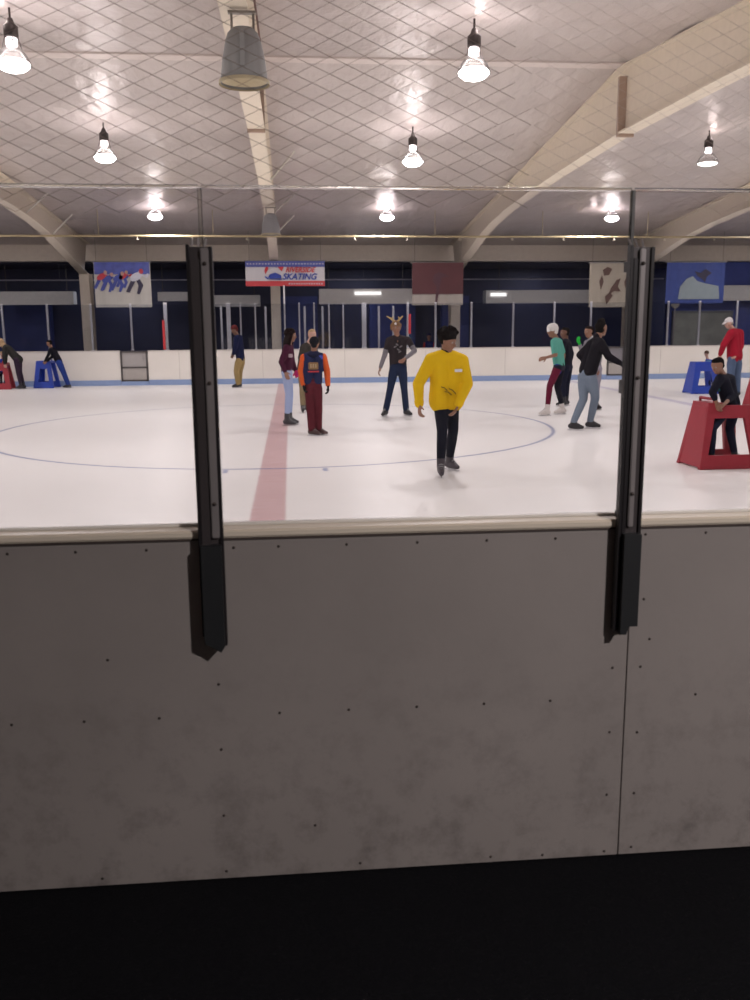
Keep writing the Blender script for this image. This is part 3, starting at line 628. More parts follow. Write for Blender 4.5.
t, w, h = banner('hanging_banner', -5.74, -4.10, 2.27, 3.58, 28.0, 'hanging picture banner of a row of sprinting skaters, white lower half, at the left', mat('banner_offwhite', (.50, .48, .44), .6, var=.05))
flatpoly('printed_backdrop', rect(-w+.02, w-.02, .30, h-.01), mat('print_crowd_blue', (.07, .09, .33), .6, var=.7, scale=5), t)
for i, (cx, cz, mb, s) in enumerate(((-.60, .18, inkr, 1), (-.42, .12, inkb, 1), (-.12, .14, inkb, 1.05), (.02, .2, inkr, .9), (.40, .16, inkw, 1.3))):
    pm = inkb if i != 4 else inkn
    flatpoly('printed_skater', ell(cx, cz+.05*s, .15*s, .085*s, .5), mb, t, -.034)
    flatpoly('printed_head', ell(cx+.12*s, cz+.17*s, .05*s, .06*s), inkp if i != 4 else inkr, t, -.036)
    flatpoly('printed_leg', [(cx-.1*s, cz), (cx+.0*s, cz-.02*s), (cx-.16*s, cz-.30*s), (cx-.24*s, cz-.28*s)], pm, t, -.032)
    flatpoly('printed_leg', [(cx-.02*s, cz+.02), (cx+.08*s, cz), (cx+.16*s, cz-.14*s), (cx+.06*s, cz-.34*s), (cx, cz-.32*s), (cx+.05*s, cz-.14*s)], pm, t, -.031)
    flatpoly('printed_arm', [(cx+.05*s, cz+.12*s), (cx+.24*s, cz+.02*s), (cx+.30*s, cz+.1*s), (cx+.26*s, cz+.13*s), (cx+.2*s, cz+.07*s), (cx+.06*s, cz+.17*s)], mb if i != 4 else inkw, t, -.033)

t, w, h = banner('skating_banner', -1.30, 1.07, 2.87, 3.60, 28.0, 'white banner with red and blue RIVERSIDE SKATING lettering and a skate emblem', mat('banner_white', (.62, .60, .62), .6, var=.04))
flatpoly('top_stripe', rect(-w, w, h-.17, h), mat('stripe_blue', (.08, .10, .36), .6), t)
flatpoly('bottom_stripe', rect(-w, w, -h, -h+.15), mat('stripe_red', (.60, .06, .07), .6), t)
bm = bmesh.new()
for k in range(26): add_box(bm, -w+.05+k*.09, -w+.09+k*.09, -.034, -.028, h-.10, h-.06)
obj('star_row', bm, inkw, t)
bm = bmesh.new()
for k in range(14): add_box(bm, .1+k*.075, .14+k*.075, -.034, -.028, -h+.05, -h+.09)
obj('small_print', bm, inkw, t)
rd = mat('logo_red', (.62, .04, .05), .6); bl = mat('logo_blue', (.03, .06, .36), .6)
text_part('lettering_top', 'RIVERSIDE', .21, rd, t, (.44, -.024, .105), .3, ext=.006, bold=.004, sx=.92)
text_part('lettering_bottom', 'SKATING', .25, bl, t, (.42, -.024, -.095), .3, ext=.006, bold=.006, sx=.98)
flatpoly('emblem_flag', [(-.22, .20), (-.04, .20), (-.10, .06), (-.16, .12)], rd, t)
flatpoly('emblem_flame', [(-.58, .20), (-.50, .20), (-.52, .1), (-.60, -.02), (-.62, .08)], rd, t)
flatpoly('emblem_boot', [(-.46, -.02), (-.30, .03), (-.20, -.01), (-.12, -.06), (-.12, -.14), (-.44, -.14), (-.52, -.11)], bl, t)
flatpoly('emblem_blade', [(-.62, -.10), (-.54, -.16), (-.1, -.18), (-.1, -.16), (-.5, -.14), (-.6, -.07)], bl, t, -.026)

t, w, h = banner('faded_red_banner', 3.73, 5.31, 2.29, 3.55, 28.0, 'faded dark red banner with a pale lower third, above the yellow jacket skater', mat('banner_pale', (.40, .36, .32), .6, var=.06))
flatpoly('red_field', rect(-w, w, -.30, h), mat('field_dullred', (.105, .03, .036), .6, var=.25, scale=3), t)
flatpoly('printed_figure', [(-.08, -.55), (-.04, -.1), (-.16, .1), (-.12, .28), (.02, .36), (.2, .3), (.34, .22), (.12, .18), (.06, -.1), (-.02, -.55)], mat('figure_dim', (.09, .035, .05), .6), t, -.032)
t, w, h = banner('cream_banner', 9.28, 10.9, 2.20, 3.55, 28.0, 'cream banner with dark brown brush figures, just left of the right near post', mat('banner_cream', (.36, .32, .26), .6, var=.08))
br = mat('figure_brown', (.10, .055, .045), .6)
for pts in ([(-.4, .45), (-.25, .55), (-.1, .48), (-.2, .3), (-.35, .28)], [(-.5, .1), (-.42, .3), (-.36, .1), (-.44, -.15)], [(-.12, -.1), (.05, .15), (.18, .2), (.1, -.05), (.2, -.2), (0, -.18), (-.2, -.3)], [(-.3, -.35), (-.15, -.22), (-.05, -.32), (-.25, -.6)], [(.3, .1), (.38, .25), (.42, .05), (.34, -.1)], [(.5, .3), (.7, .5), (.62, .2), (.5, .0)]):
    flatpoly('brush_figure', pts, br, t)
t, w, h = banner('blue_banner', 11.75, 13.65, 2.30, 3.57, 28.0, 'bright blue banner with a pale green shape at the right', mat('banner_blue', (.03, .06, .26), .6, var=.25))
flatpoly('pale_shape', [(-.55, -.5), (-.5, -.12), (-.3, .12), (-.1, .2), (.05, .05), (.3, -.02), (.75, -.1), (.8, -.5)], mat('shape_pale', (.27, .33, .36), .6), t)
flatpoly('dark_figure', [(-.05, .35), (.15, .3), (.3, .42), (.5, .3), (.35, .18), (.3, .02), (.2, .12), (.05, .2)], inkn, t)
# small round sign on the blue wall
t = thing('round_sign', 'small round pale sign on a stalk above the right window', 'sign', (12.35, 28.6, 2.3))
bm = bmesh.new(); add_lathe(bm, [(0, 0), (.13, 0), (.14, .012), (.13, .025), (0, .025)], seg=24)
for v in bm.verts: v.co = V((v.co.x, v.co.z, v.co.y))
obj('disc', bm, mat('sign_pale', (.45, .43, .36), .5), t)
bm = bmesh.new(); add_tube(bm, [(0, .03, .0), (0, .03, -2.3)], .02, 8); obj('stalk', bm, greyp, t)

# ------------------------------------------------------------------ plastic skating aids
def ring_panel(w0, w1, h, zt, hole, th):
    """trapezoid panel in local XZ with trapezoid hole(s); hole: list of 4-point lists"""
    bm = bmesh.new(); out = [(-w0, 0), (w0, 0), (w1, h), (-w1, h)]
    hv = hole
    def quad(a, b, c, d): add_prism(bm, [(p[0], -th/2, p[1]) for p in (a, b, c, d)], (0, th, 0))
    quad(out[0], out[1], hv[1], hv[0]); quad(out[1], out[2], hv[2], hv[1]); quad(out[2], out[3], hv[3], hv[2]); quad(out[3], out[0], hv[0], hv[3])
    return bm
def skate_aid(label, m, loc, rotz, bar=False, openr=False, h=.73, w=.37, base=.17):
    t = thing('skating_aid', label, 'skating aid', loc, rotz)
    d = .27; lean = .10
    hole = [(-w*.55, base), (w*.55, base), (w*.36, h*.74), (-w*.36, h*.74)]
    for s in (-1, 1):
        hl = hole if not (openr and s < 0) else [(-w*.72, base), (w*.72, base), (w*.50, h*.80), (-w*.50, h*.80)]
        bm = ring_panel(w, w*.70, h, 0, hl, .05)
        if bar and s > 0: add_prism(bm, [(-.03, -.025, base), (.05, -.025, base), (.03, -.025, h*.75), (-.03, -.025, h*.75)], (0, .05, 0))
        for v in bm.verts: v.co.y += s*(d-lean*v.co.z/h)
        obj('side_panel', bm, m, t)
    bm = bmesh.new()
    xr = w*.70 if not openr else -w*.18
    add_prism(bm, [(-w*.70, -d+lean-.02, h-.03), (xr, -d+lean-.02, h-.03), (xr, d-lean+.02, h-.03), (-w*.70, d-lean+.02, h-.03)], (0, 0, .06))
    obj('top_plate', bm, m, t)
    bm = bmesh.new()
    add_prism(bm, [(-w+.01, -d, .02), (-w+.01, d, .02), (-w*.72, d-lean, h-.02), (-w*.72, -d+lean, h-.02)], (.03, 0, 0))
    obj('end_panel', bm, m, t)
    bm = bmesh.new(); add_tube(bm, [(xr-w*.3, -d+lean, h), (xr-w*.3, -d+lean, h+.07), (xr-w*.3, d-lean, h+.07), (xr-w*.3, d-lean, h)], .018, 10)
    obj('grab_handle', bm, m, t, True)
    bm = bmesh.new()
    for s in (-1, 1): add_box(bm, -w, w, s*d-.035, s*d+.035, 0, .035, .008)
    obj('runner', bm, m, t)
    return t
rp = mat('red_plastic', (.33, .024, .04), .45, var=.12); bp_ = mat('blue_plastic', (.02, .06, .42), .45, var=.12)
skate_aid('red plastic skating aid with the leaning child in dark clothes, nearest at the right', rp, (5.02, 10.18, 0), R(2), True, True, base=.16, w=.37)
skate_aid('red plastic skating aid at the right edge behind the nearest red one', rp, (8.40, 15.3, 0), R(20))
skate_aid('blue plastic skating aid held by the small child in teal at the right', bp_, (9.97, 21.3, 0), R(-3), w=.36)
skate_aid('blue plastic skating aid held by the leaning person at the left', bp_, (-6.98, 26.72, 0), R(-6), w=.29)
skate_aid('red plastic skating aid at the left edge by the far boards', rp, (-8.15, 26.35, 0), R(4), w=.34, h=.70)
# ------------------------------------------------------------------ people
UP = V((0, 0, 1))
SKIN = {'dark': mat('skin_deep', (.16, .075, .048), .5, var=.06), 'mid': mat('skin_brown', (.28, .14, .09), .5, var=.06), 'light': mat('skin_light', (.52, .31, .24), .5, var=.06)}
EYE = mat('eye_white', (.35, .32, .30), .5); IRIS = mat('eye_dark', (.02, .012, .01), .3); LIP = mat('lips', (.28, .09, .08), .5)
BLADE = mat('skate_steel', (.6, .6, .62), .25, 1.)
def lerp(a, b, t): return a+(b-a)*t
def hdir(deg): return V((math.cos(R(deg)), math.sin(R(deg)), 0))
def hand_caps(wr, el, side, s, grow=0., curl=1.):
    a = (wr-el).normalized()
    n = (-side-UP*.2); n = (n-a*n.dot(a)).normalized()             # palm faces inward
    l_ = a.cross(n).normalized()
    if l_.dot(hdir(0)) == 0: pass
    g = grow; c = []
    kn = []
    for i, (off, L) in enumerate(((-.030, .058), (-.011, .072), (.009, .078), (.029, .070))):
        k = wr+a*.085*s+l_*off*s; kn.append(k)
        c.append((wr+a*.01*s+l_*off*.55*s, .013*s+g, k, .0115*s+g))
        d1 = (a*math.cos(.35*curl)+n*math.sin(.35*curl)); d2 = (a*math.cos(.95*curl)+n*math.sin(.95*curl)); d3 = (a*math.cos(1.4*curl)+n*math.sin(1.4*curl))
        p1 = k+d1*L*.5*s; p2 = p1+d2*L*.32*s; p3 = p2+d3*L*.24*s
        c += [(k, .0098*s+g, p1, .0088*s+g), (p1, .0088*s+g, p2, .008*s+g), (p2, .008*s+g, p3, .007*s+g)]
    c.append((kn[0], .0115*s+g, kn[3], .0115*s+g))
    t0 = wr+a*.025*s+l_*.024*s; t1 = t0+(a*.6+l_*.75+n*.3).normalized()*.04*s; t2 = t1+(a*.85+l_*.3+n*.45).normalized()*.032*s
    c += [(t0, .014*s+g, t1, .0105*s+g), (t1, .0105*s+g, t2, .0085*s+g)]
    return c

def person(key, label, s, head, feet, skin, top, pants, hair, puff=1., topcuff=None, gloves=None, extra=None, voxb=.0075, voxc=.011, boots=None, group=None, pz=0.):
    (X, Y), J0 = POSE[key]
    J = {k: V(v) for k, v in J0.items()}
    for k in ('anL', 'anR'): J[k].z = .108*s
    t = thing('person', label, 'person', (X, Y, pz), group=group)
    side = J['shR']-J['shL']; side.z = 0; side.normalize()
    # --- body: one continuous surface
    hf = hdir(head[0])*math.cos(R(head[1]))+UP*math.sin(R(head[1])); hu = (UP-hf*UP.dot(hf)).normalized(); hs = hf.cross(hu)
    H = J['hd']; q = lambda f, u, w=0.: H+(hf*f+hu*u+hs*w)*s
    caps = [(q(-.022, .025), .079*s, q(.012, .03), .076*s), (q(.02, .0, -.018), .058*s, q(.02, .0, .018), .058*s),
            (q(.035, -.03), .052*s, q(.042, -.078), .034*s), (q(.0, -.05, -.035), .03*s, q(.035, -.075, 0), .028*s), (q(.0, -.05, .035), .03*s, q(.035, -.075, 0), .028*s),
            (q(.078, .012), .009*s, q(.098, -.02), .014*s), (q(.073, .035, -.035), .012*s, q(.073, .035, .035), .012*s),
            (q(.075, -.045, -.014), .011*s, q(.075, -.045, .014), .011*s)]
    for w in (-1, 1): caps += [(q(-.005, .015, .076*w), .013*s, q(-.002, -.02, .073*w), .010*s)]
    caps += [(q(-.012, -.03), .05*s, J['nk']-UP*.02, .055*s), (J['nk'], .052*s, lerp(J['nk'], J['pv'], .15), .06*s)]
    for w in (-1, 1):
        caps.append((lerp(J['nk'], J['pv'], .2)+side*.06*w*s, .068*s, J['pv']+side*.05*w*s, .068*s))
    for S, w in (('L', -1), ('R', 1)):
        caps += [(J['nk']-UP*.03, .045*s, J['sh'+S], .05*s), (J['sh'+S], .05*s, J['el'+S], .036*s), (J['el'+S], .037*s, J['wr'+S], .025*s)]
        caps += hand_caps(J['wr'+S], J['el'+S], side*w, s)
        caps += [(J['hp'+S], .062*s, J['kn'+S], .048*s), (J['kn'+S], .048*s, lerp(J['kn'+S], J['an'+S], .35), .046*s), (lerp(J['kn'+S], J['an'+S], .35), .046*s, J['an'+S], .034*s)]
        ff = hdir(feet[0 if S == 'L' else 1]); an = J['an'+S]
        caps.append((an-UP*.03*s-ff*.02*s, .03*s, an+ff*.10*s-UP*.045*s, .024*s))
    blob('body', caps, voxb*max(s, .75), SKIN[skin], t)
    for w in (-1, 1):
        bm = bmesh.new(); add_capsule(bm, q(.071, .012, .031*w), .0125*s, q(.073, .012, .031*w), .0125*s, 10); e = obj('eye', bm, EYE, t, True)
        bm = bmesh.new(); add_capsule(bm, q(.079, .012, .031*w), .0065*s, q(.080, .012, .031*w), .0065*s, 8); obj('iris', bm, IRIS, e, True)
    bm = bmesh.new(); add_capsule(bm, q(.084, -.047, -.02), .005*s, q(.084, -.047, .02), .005*s, 8); obj('mouth', bm, LIP, t, True)
    # --- top garment
    p = puff; tw = (top['flare'] if 'flare' in top else 0.)
    sh = lambda a, f: lerp(J['nk'], J['pv'], f)
    caps = []
    for w, S in ((-1, 'L'), (1, 'R')):
        caps += [(sh(0, .10)+side*.03*w*s, .072*s*p, J['sh'+S], .064*s*p),
                 (sh(0, .22)+side*.085*w*s, .092*s*p, sh(0, .6)+side*.072*w*s, .092*s*p), (sh(0, .6)+side*.072*w*s, .092*s*p, sh(0, top.get('hem', 1.0))+side*.07*w*s, (.092+tw)*s*p)]
        ce = top.get('sleeve', .93)
        if ce <= 0: caps += [(J['sh'+S], .062*s*p, lerp(J['sh'+S], J['el'+S], .75), .053*s*p)]
        else: caps += [(J['sh'+S], .062*s*p, J['el'+S], .052*s*p), (J['el'+S], .052*s*p, lerp(J['el'+S], J['wr'+S], ce), .038*s*p)]
    tp = blob('jacket' if top.get('kind') is None else top['kind'], caps, voxc, top['mat'], t)
    if 'sleeve_mat' in top:
        caps = []
        for S in 'LR':
            a, b, c = J['sh'+S], J['el'+S], J['wr'+S]
            a = lerp(a, b, top.get('sl0', 0.))
            k = 1.06 if top.get('sl0', 0) == 0 else .9
            caps = [(a, .062*s*p*k, b, .053*s*p*k), (b, .053*s*p*k, lerp(b, c, .93), .041*s*p*k)]
            blob('sleeve', caps, voxc, top['sleeve_mat'], t)
    if 'cuff' in top:
        for S in 'LR': blob('cuff', [(lerp(J['el'+S], J['wr'+S], .84), .044*s*p, lerp(J['el'+S], J['wr'+S], .93), .041*s*p)], voxc*.7, top['cuff'], t)
    if 'collar' in top:
        blob('collar', [(J['nk']-UP*.0+hf*.0, .066*s, J['nk']+UP*.03*s, .060*s)], voxc*.8, top['collar'], t)
    # --- trousers
    caps = [(J['hpL'], .092*s, J['hpR'], .092*s), (J['pv'], .095*s, lerp(J['hpL'], J['hpR'], .5), .085*s)]
    fit = pants.get('fit', 1.)
    if 'mats' not in pants: 
        for S in 'LR':
            kn, an = J['kn'+S], J['an'+S]; e = lerp(kn, an, pants.get('len', .86))
            caps += [(J['hp'+S], .085*s, lerp(J['hp'+S], kn, .3), .082*s*fit), (lerp(J['hp'+S], kn, .3), .082*s*fit, kn, .060*s*fit), (kn, .060*s*fit, lerp(kn, an, .35), .058*s*fit), (lerp(kn, an, .35), .058*s*fit, e, .047*s*fit*pants.get('cuffw', 1.))]
        blob('trousers', caps, voxc, pants['mat'], t)
    else:
        blob('trousers', caps, voxc, pants['mat'], t)
        for S, m_ in zip('LR', pants['mats']):
            kn, an = J['kn'+S], J['an'+S]
            blob('legging', [(J['hp'+S], .088*s, kn, .062*s*fit), (kn, .060*s*fit, lerp(kn, an, .35), .058*s*fit), (lerp(kn, an, .35), .057*s*fit, lerp(kn, an, .86), .046*s*fit)], voxc, m_, t)
    # --- skates
    bm_, sm_ = boots or (BOOTB, BLADE)
    for S, fh in zip('LR', feet):
        ff = hdir(fh); an = J['an'+S]; z0 = an.z-.108*s; k = t
        leg = (J['kn'+S]-an).normalized()
        caps = [(an+leg*.10*s, .052*s, an-UP*.01*s, .046*s), (an-UP*.035*s-ff*.035*s, .042*s, an-UP*.045*s+ff*.02*s, .040*s),
                (an+ff*.02*s, .042*s, an+ff*.12*s-UP*.05*s, .036*s), (an-UP*.05*s+ff*.02*s, .038*s, an+ff*.15*s-UP*.055*s, .030*s)]
        sk = blob('skate', caps, .009, bm_, t)
        sd = ff.cross(UP); bm = bmesh.new(); base = V((an.x, an.y, z0))
        pts = [base+ff*a*s+UP*b*s for a, b in ((-.085, .0), (.16, .0), (.185, .015), (.185, .024), (.16, .016), (.11, .016), (.10, .034), (.05, .034), (.045, .016), (-.0, .016), (-.01, .034), (-.055, .034), (-.06, .016), (-.085, .015))]
        pts = [v-sd*.006 for v in pts]
        add_prism(bm, pts, sd*.012); obj('blade', bm, sm_, sk)
        bm = bmesh.new()
        for j in range(4):
            c0 = an+ff*(.052+.022*j)*s+UP*(.03-.022*j)*s; add_tube(bm, [c0-sd*.026*s, c0+ff*.01+UP*.012*s, c0+sd*.026*s], .0045*s, 5)
        obj('lace', bm, mat('lace_grey', (.35, .35, .35), .7), sk)
    if gloves:
        for S, m_, w in zip('LR', gloves, (-1, 1)):
            if m_: blob('glove', hand_caps(J['wr'+S], J['el'+S], side*w, s, .0045)+[(lerp(J['wr'+S], J['el'+S], .12), .034*s, J['wr'+S], .031*s)], .0075, m_, t, 2)
    # --- hair / hat
    st, hm = hair
    if st == 'afro':
        rnd = random.Random(5); caps = [(q(-.03, .045), .094*s, q(.0, .06), .086*s)]
        for i in range(26):
            a = rnd.uniform(0, 2*math.pi); b = rnd.uniform(.0, 1.2)
            d = (hs*math.cos(a)*math.cos(b)+hf*(math.sin(a)*math.cos(b)-.35)+hu*(math.sin(b)+.15)).normalized()
            if d.dot(hf) > .35 and d.dot(hu) < .55: continue
            c = q(-.012, .048)+d*.094*s; caps.append((c, .035*s, c+d*.02*s, .027*s))
        blob('hair', caps, .008, hm, t, 1)
    elif st == 'short':
        blob('hair', [(q(-.034, .04), .081*s, q(.004, .058), .070*s), (q(-.04, -.01, -.03), .05*s, q(-.04, -.01, .03), .05*s), (q(.03, .092, -.03), .026*s, q(.03, .092, .03), .026*s)], .008, hm, t, 2)
    elif st == 'tall':
        blob('hair', [(q(-.034, .04), .081*s, q(.0, .066), .072*s), (q(-.04, -.01, -.03), .05*s, q(-.04, -.01, .03), .05*s), (q(-.02, .11), .055*s, q(.02, .125), .045*s)], .008, hm, t, 2)
    elif st == 'long':
        c = [(q(-.032, .04), .096*s, q(.0, .052), .084*s)]
        for i in range(9):
            w = (i-4)/4; f = -.055+.075*abs(w)**1.5
            c.append((q(f, .03, .082*w), .040*s, q(f-.03, -.13, .105*w), .046*s)); c.append((q(f-.03, -.13, .105*w), .046*s, q(f-.035, -.245+.03*abs(w), .095*w), .034*s))
        blob('hair', c, .009, hm, t, 2)
    elif st in ('knit', 'cap', 'helmet'):
        g = {'knit': .004, 'cap': .0, 'helmet': .016}[st]
        ht = blob({'knit': 'knit_hat', 'cap': 'cap', 'helmet': 'helmet'}[st], [(q(-.026, .048), .085*s+g, q(.0, .052), .080*s+g)] + ([(q(-.045, -.01), .055*s+g, q(-.045, .02), .07*s+g)] if st != 'cap' else []), .008, hm, t, 2)
        if st == 'cap':
            bm = bmesh.new(); pts = [q(.06, .05, -.06), q(.12, .035, -.05), q(.155, .03, 0), q(.12, .035, .05), q(.06, .05, .06)]
            add_prism(bm, pts, hu*.012*s); obj('cap_brim', bm, hm, ht)
            blob('hair', [(q(-.045, -.015, -.04), .04*s, q(-.045, -.015, .04), .04*s)], .008, mat('hair_grey', (.25, .23, .21), .8), t, 2)
    if extra: extra(t, J, q, s, side, hf, hu, hs)
    return t

BOOTB = mat('skate_black', (.018, .016, .02), .4); BOOTW = mat('skate_white', (.62, .58, .55), .45); BOOTG = mat('skate_greybrown', (.05, .04, .05), .45)
blackhair = mat('hair_black', (.008, .006, .006), .85, spec=.08, bump=.5, bscale=120); brownhair = mat('hair_darkbrown', (.014, .007, .007), .8, spec=.1, bump=.5, bscale=90); blond = mat('hair_blond', (.36, .24, .13), .7)
def cl(name, c, **k): return mat(name, c, k.pop('rough', .85), var=k.pop('var', .15), bump=.25, bscale=k.pop('bscale', 60), spec=.12, **k)

def surf_patch(name, parent, c, side, up, nrm, w, h, m, th=.006):
    bm = bmesh.new(); pts = []
    for a, b in ((-1, -.8), (-.8, -1), (.8, -1), (1, -.8), (1, .8), (.8, 1), (-.8, 1), (-1, .8)): pts.append(c+side*w*a+up*h*b)
    add_prism(bm, pts, nrm*th); return obj(name, bm, m, parent)

yl = cl('yellow_fleece', (.78, .50, .012), var=.07)
def ex_yellow(t, J, q, s, side, hf, hu, hs):
    f = V((side.y, -side.x, 0))
    if f.y > 0: f = -f
    c = lerp(J['nk'], J['pv'], .36)
    surf_patch('chest_label', t, c+side*.10+f*.118, side, UP, f, .042, .016, mat('label_white', (.75, .72, .70), .6), .012)
    for i, (a, b, z0, z1) in enumerate(((-.10, -.03, -.01, -.05), (-.06, .02, -.06, -.10), (-.01, .07, -.03, -.09))):
        bm = bmesh.new(); m = lerp(J['nk'], J['pv'], .66)
        add_tube(bm, [m+side*a+UP*z0+f*.128, m+side*(a+b)/2+UP*((z0+z1)/2+.012)+f*.135, m+side*b+UP*z1+f*.13], .006, 6); obj('printed_mark', bm, mat('mark_olive', (.16, .10, .01), .8), t)
person('yellow', 'skater in a bright yellow sweatshirt and black trousers gliding towards the viewer at centre', .98, (-38, -14), (-95, -60), 'mid',
       dict(mat=yl, collar=cl('neck_black', (.012, .012, .016)), hem=.98, flare=.015, kind='sweatshirt', cuff=yl), dict(mat=cl('trousers_black', (.012, .013, .022)), fit=1.02, len=.88),
       ('afro', blackhair), puff=1.27, boots=(BOOTG, BLADE), extra=ex_yellow, voxb=.0065, voxc=.010)

def ex_horn(t, J, q, s, side, hf, hu, hs):
    hb = mat('hat_brown', (.20, .11, .05), .85); ho = mat('antler_tan', (.50, .36, .16), .7)
    hat = blob('animal_hat', [(q(-.026, .048), .092*s, q(.0, .052), .086*s), (q(-.03, -.02, -.07), .03*s, q(-.02, .05, -.075), .035*s), (q(-.03, -.02, .07), .03*s, q(-.02, .05, .075), .035*s)], .008, hb, t, 2)
    for w, L in ((-1, 1.0), (1, 1.5)):
        blob('antler', [(q(0, .12, .03*w), .02*s, q(0, .17, .07*w*L), .018*s), (q(0, .17, .07*w*L), .018*s, q(0, .21, .12*w*L), .012*s), (q(0, .16, .06*w*L), .015*s, q(0, .20, .04*w*L), .011*s)], .006, ho, hat, 2)
    surf_patch('hat_eye', hat, q(.078, .085, .04), hs, hu, hf, .018, .018, mat('hat_eye_white', (.8, .8, .8), .5), .01)
    f = V((side.y, -side.x, 0)); f = -f if f.y > 0 else f
    c = lerp(J['nk'], J['pv'], .42)
    for i, (a, b) in enumerate(((-.055, .03), (.0, -.02), (.05, .035), (-.02, .07), (.03, -.06))):
        surf_patch('shirt_print', t, c+side*a+UP*b+f*.088, (side+UP*.6*(-1)**i).normalized(), (UP-side*.6*(-1)**i).normalized(), f, .028, .012, mat('print_grey', (.20, .19, .20), .8), .012)
person('horn', 'skater in a brown antlered hat, dark printed tee over grey sleeves and blue jeans', 1.0, (-80, -5), (-120, -60), 'mid',
       dict(mat=cl('tee_charcoal', (.035, .028, .032)), sleeve=0, sleeve_mat=cl('sleeve_grey', (.20, .19, .21)), sl0=.6, kind='tee_shirt', hem=.97), dict(mat=cl('jeans_navy', (.018, .028, .065)), fit=1.08, len=.92, cuffw=1.2),
       ('none', None), extra=ex_horn)

def ex_girl(t, J, q, s, side, hf, hu, hs):
    c = lerp(J['nk'], J['pv'], .42)+hdir(0)*.02-hdir(90)*.16
    surf_patch('shirt_print', t, c+hdir(0)*.03, hdir(0), UP, -hdir(90), .035, .03, mat('print_pale', (.4, .3, .33), .8), .01)
person('girl', 'girl with long dark hair, maroon sweater and pale blue jeans, on the red line', .95, (-12, -6), (-20, -15), 'mid',
       dict(mat=cl('sweater_maroon', (.065, .014, .035)), kind='sweater', hem=.98), dict(mat=cl('jeans_paleblue', (.36, .44, .66), var=.06), fit=.95, len=.92),
       ('long', brownhair), boots=(mat('skate_charcoal', (.05, .05, .055), .45), BLADE), gloves=(None, cl('glove_pink', (.55, .04, .16))), extra=ex_girl)
person('blond', 'blond haired skater in an olive grey top and tan trousers, behind the orange sleeved child', .93, (-70, -5), (-90, -60), 'light',
       dict(mat=cl('top_olive', (.055, .05, .045))), dict(mat=cl('trousers_tan', (.26, .20, .12)), fit=1.1), ('short', blond), voxb=.009)

def ex_orange(t, J, q, s, side, hf, hu, hs):
    f = V((side.y, -side.x, 0)); f = -f if f.y > 0 else f
    c = lerp(J['nk'], J['pv'], .46)
    surf_patch('back_emblem', t, c+f*.088, side, UP, f, .075, .055, mat('emblem_mustard', (.22, .13, .06), .8), .014)
    for a in (-.036, .0, .036): surf_patch('emblem_figure', t, c+f*.10+side*a, side, UP, f, .012, .03, mat('emblem_cream', (.38, .28, .16), .8), .006)
    surf_patch('back_stripe', t, c+f*.090-UP*.085, side, UP, f, .085, .011, mat('emblem_red', (.42, .04, .05), .8), .012)
    surf_patch('shoulder_patch', t, lerp(J['nk'], J['shR'], .75)+f*.06-UP*.02, side, UP, f, .03, .03, mat('patch_blue', (.04, .06, .35), .8), .012)
    blob('hood', [(J['nk']-UP*.03+f*.03-side*.05, .055, J['nk']-UP*.03+f*.03+side*.05, .055)], .01, cl('hood_navy', (.018, .02, .05)), t)
person('orange', 'child seen from behind in a navy jacket with orange sleeves and dark red trousers', .86, (75, 0), (-25, -20), 'mid',
       dict(mat=cl('jacket_navy', (.02, .026, .075)), sleeve_mat=cl('sleeve_orange', (.62, .11, .03), var=.08), kind='jacket', hem=1.02), dict(mat=cl('trousers_wine', (.10, .018, .026), var=.4, scale=14), fit=1.2, len=.95, cuffw=1.15),
       ('knit', cl('hat_black', (.012, .012, .016))), puff=1.08, gloves=(cl('glove_black', (.012, .012, .014)),)*2, boots=(mat('skate_brown', (.06, .03, .028), .5), BLADE), extra=ex_orange)
person('navy', 'person in a navy jacket and khaki trousers gliding left by the far boards', 1.0, (180, -22), (180, 180), 'dark',
       dict(mat=cl('jacket_deepnavy', (.010, .014, .05)), hem=1.0), dict(mat=cl('trousers_khaki', (.32, .23, .10)), fit=1.3, len=.95),
       ('knit', cl('hat_rust', (.10, .02, .02))), puff=1.2, voxb=.010)
def ex_teal(t, J, q, s, side, hf, hu, hs):
    surf_patch('helmet_patch', t, q(.085, .035, -.02), hs, hu, hf, .04, .03, mat('helmet_patch_white', (.85, .85, .85), .2), .012)  # plain white patch on the front of the helmet
    blob('scarf', [(J['pv']+side*-.1-UP*.0, .075, J['pv']+side*-.05-UP*.1, .06)], .01, cl('shorts_blue', (.02, .035, .22)), t)
person('teal', 'skater in a white helmet, teal top and mismatched maroon and black leggings', .97, (190, -10), (190, 185), 'mid',
       dict(mat=cl('top_teal', (.11, .38, .31), var=.08), kind='top', sleeve=0, hem=.95), dict(mat=cl('shorts_dark', (.014, .015, .03)), mats=(cl('legging_maroon', (.13, .012, .035)), cl('legging_black', (.012, .012, .02)))),
       ('helmet', mat('helmet_white', (.66, .64, .62), .3)), boots=(BOOTW, BLADE), extra=ex_teal)
person('dark', 'shadowy dark clothed skater right behind the one in the teal top', .95, (180, -5), (180, 180), 'dark',
       dict(mat=cl('jacket_shadow', (.010, .010, .018))), dict(mat=cl('trousers_shadow', (.010, .012, .03))), ('short', blackhair), voxb=.010)
person('green', 'person in grey with a raised green glove behind the black jacketed skater', .95, (200, -5), (-90, -70), 'mid',
       dict(mat=cl('coat_grey', (.22, .21, .24)), collar=cl('collar_white', (.5, .5, .52))), dict(mat=cl('trousers_paleviolet', (.30, .28, .34))), ('short', brownhair), gloves=(cl('glove_green', (.02, .42, .05)), None), voxb=.009)
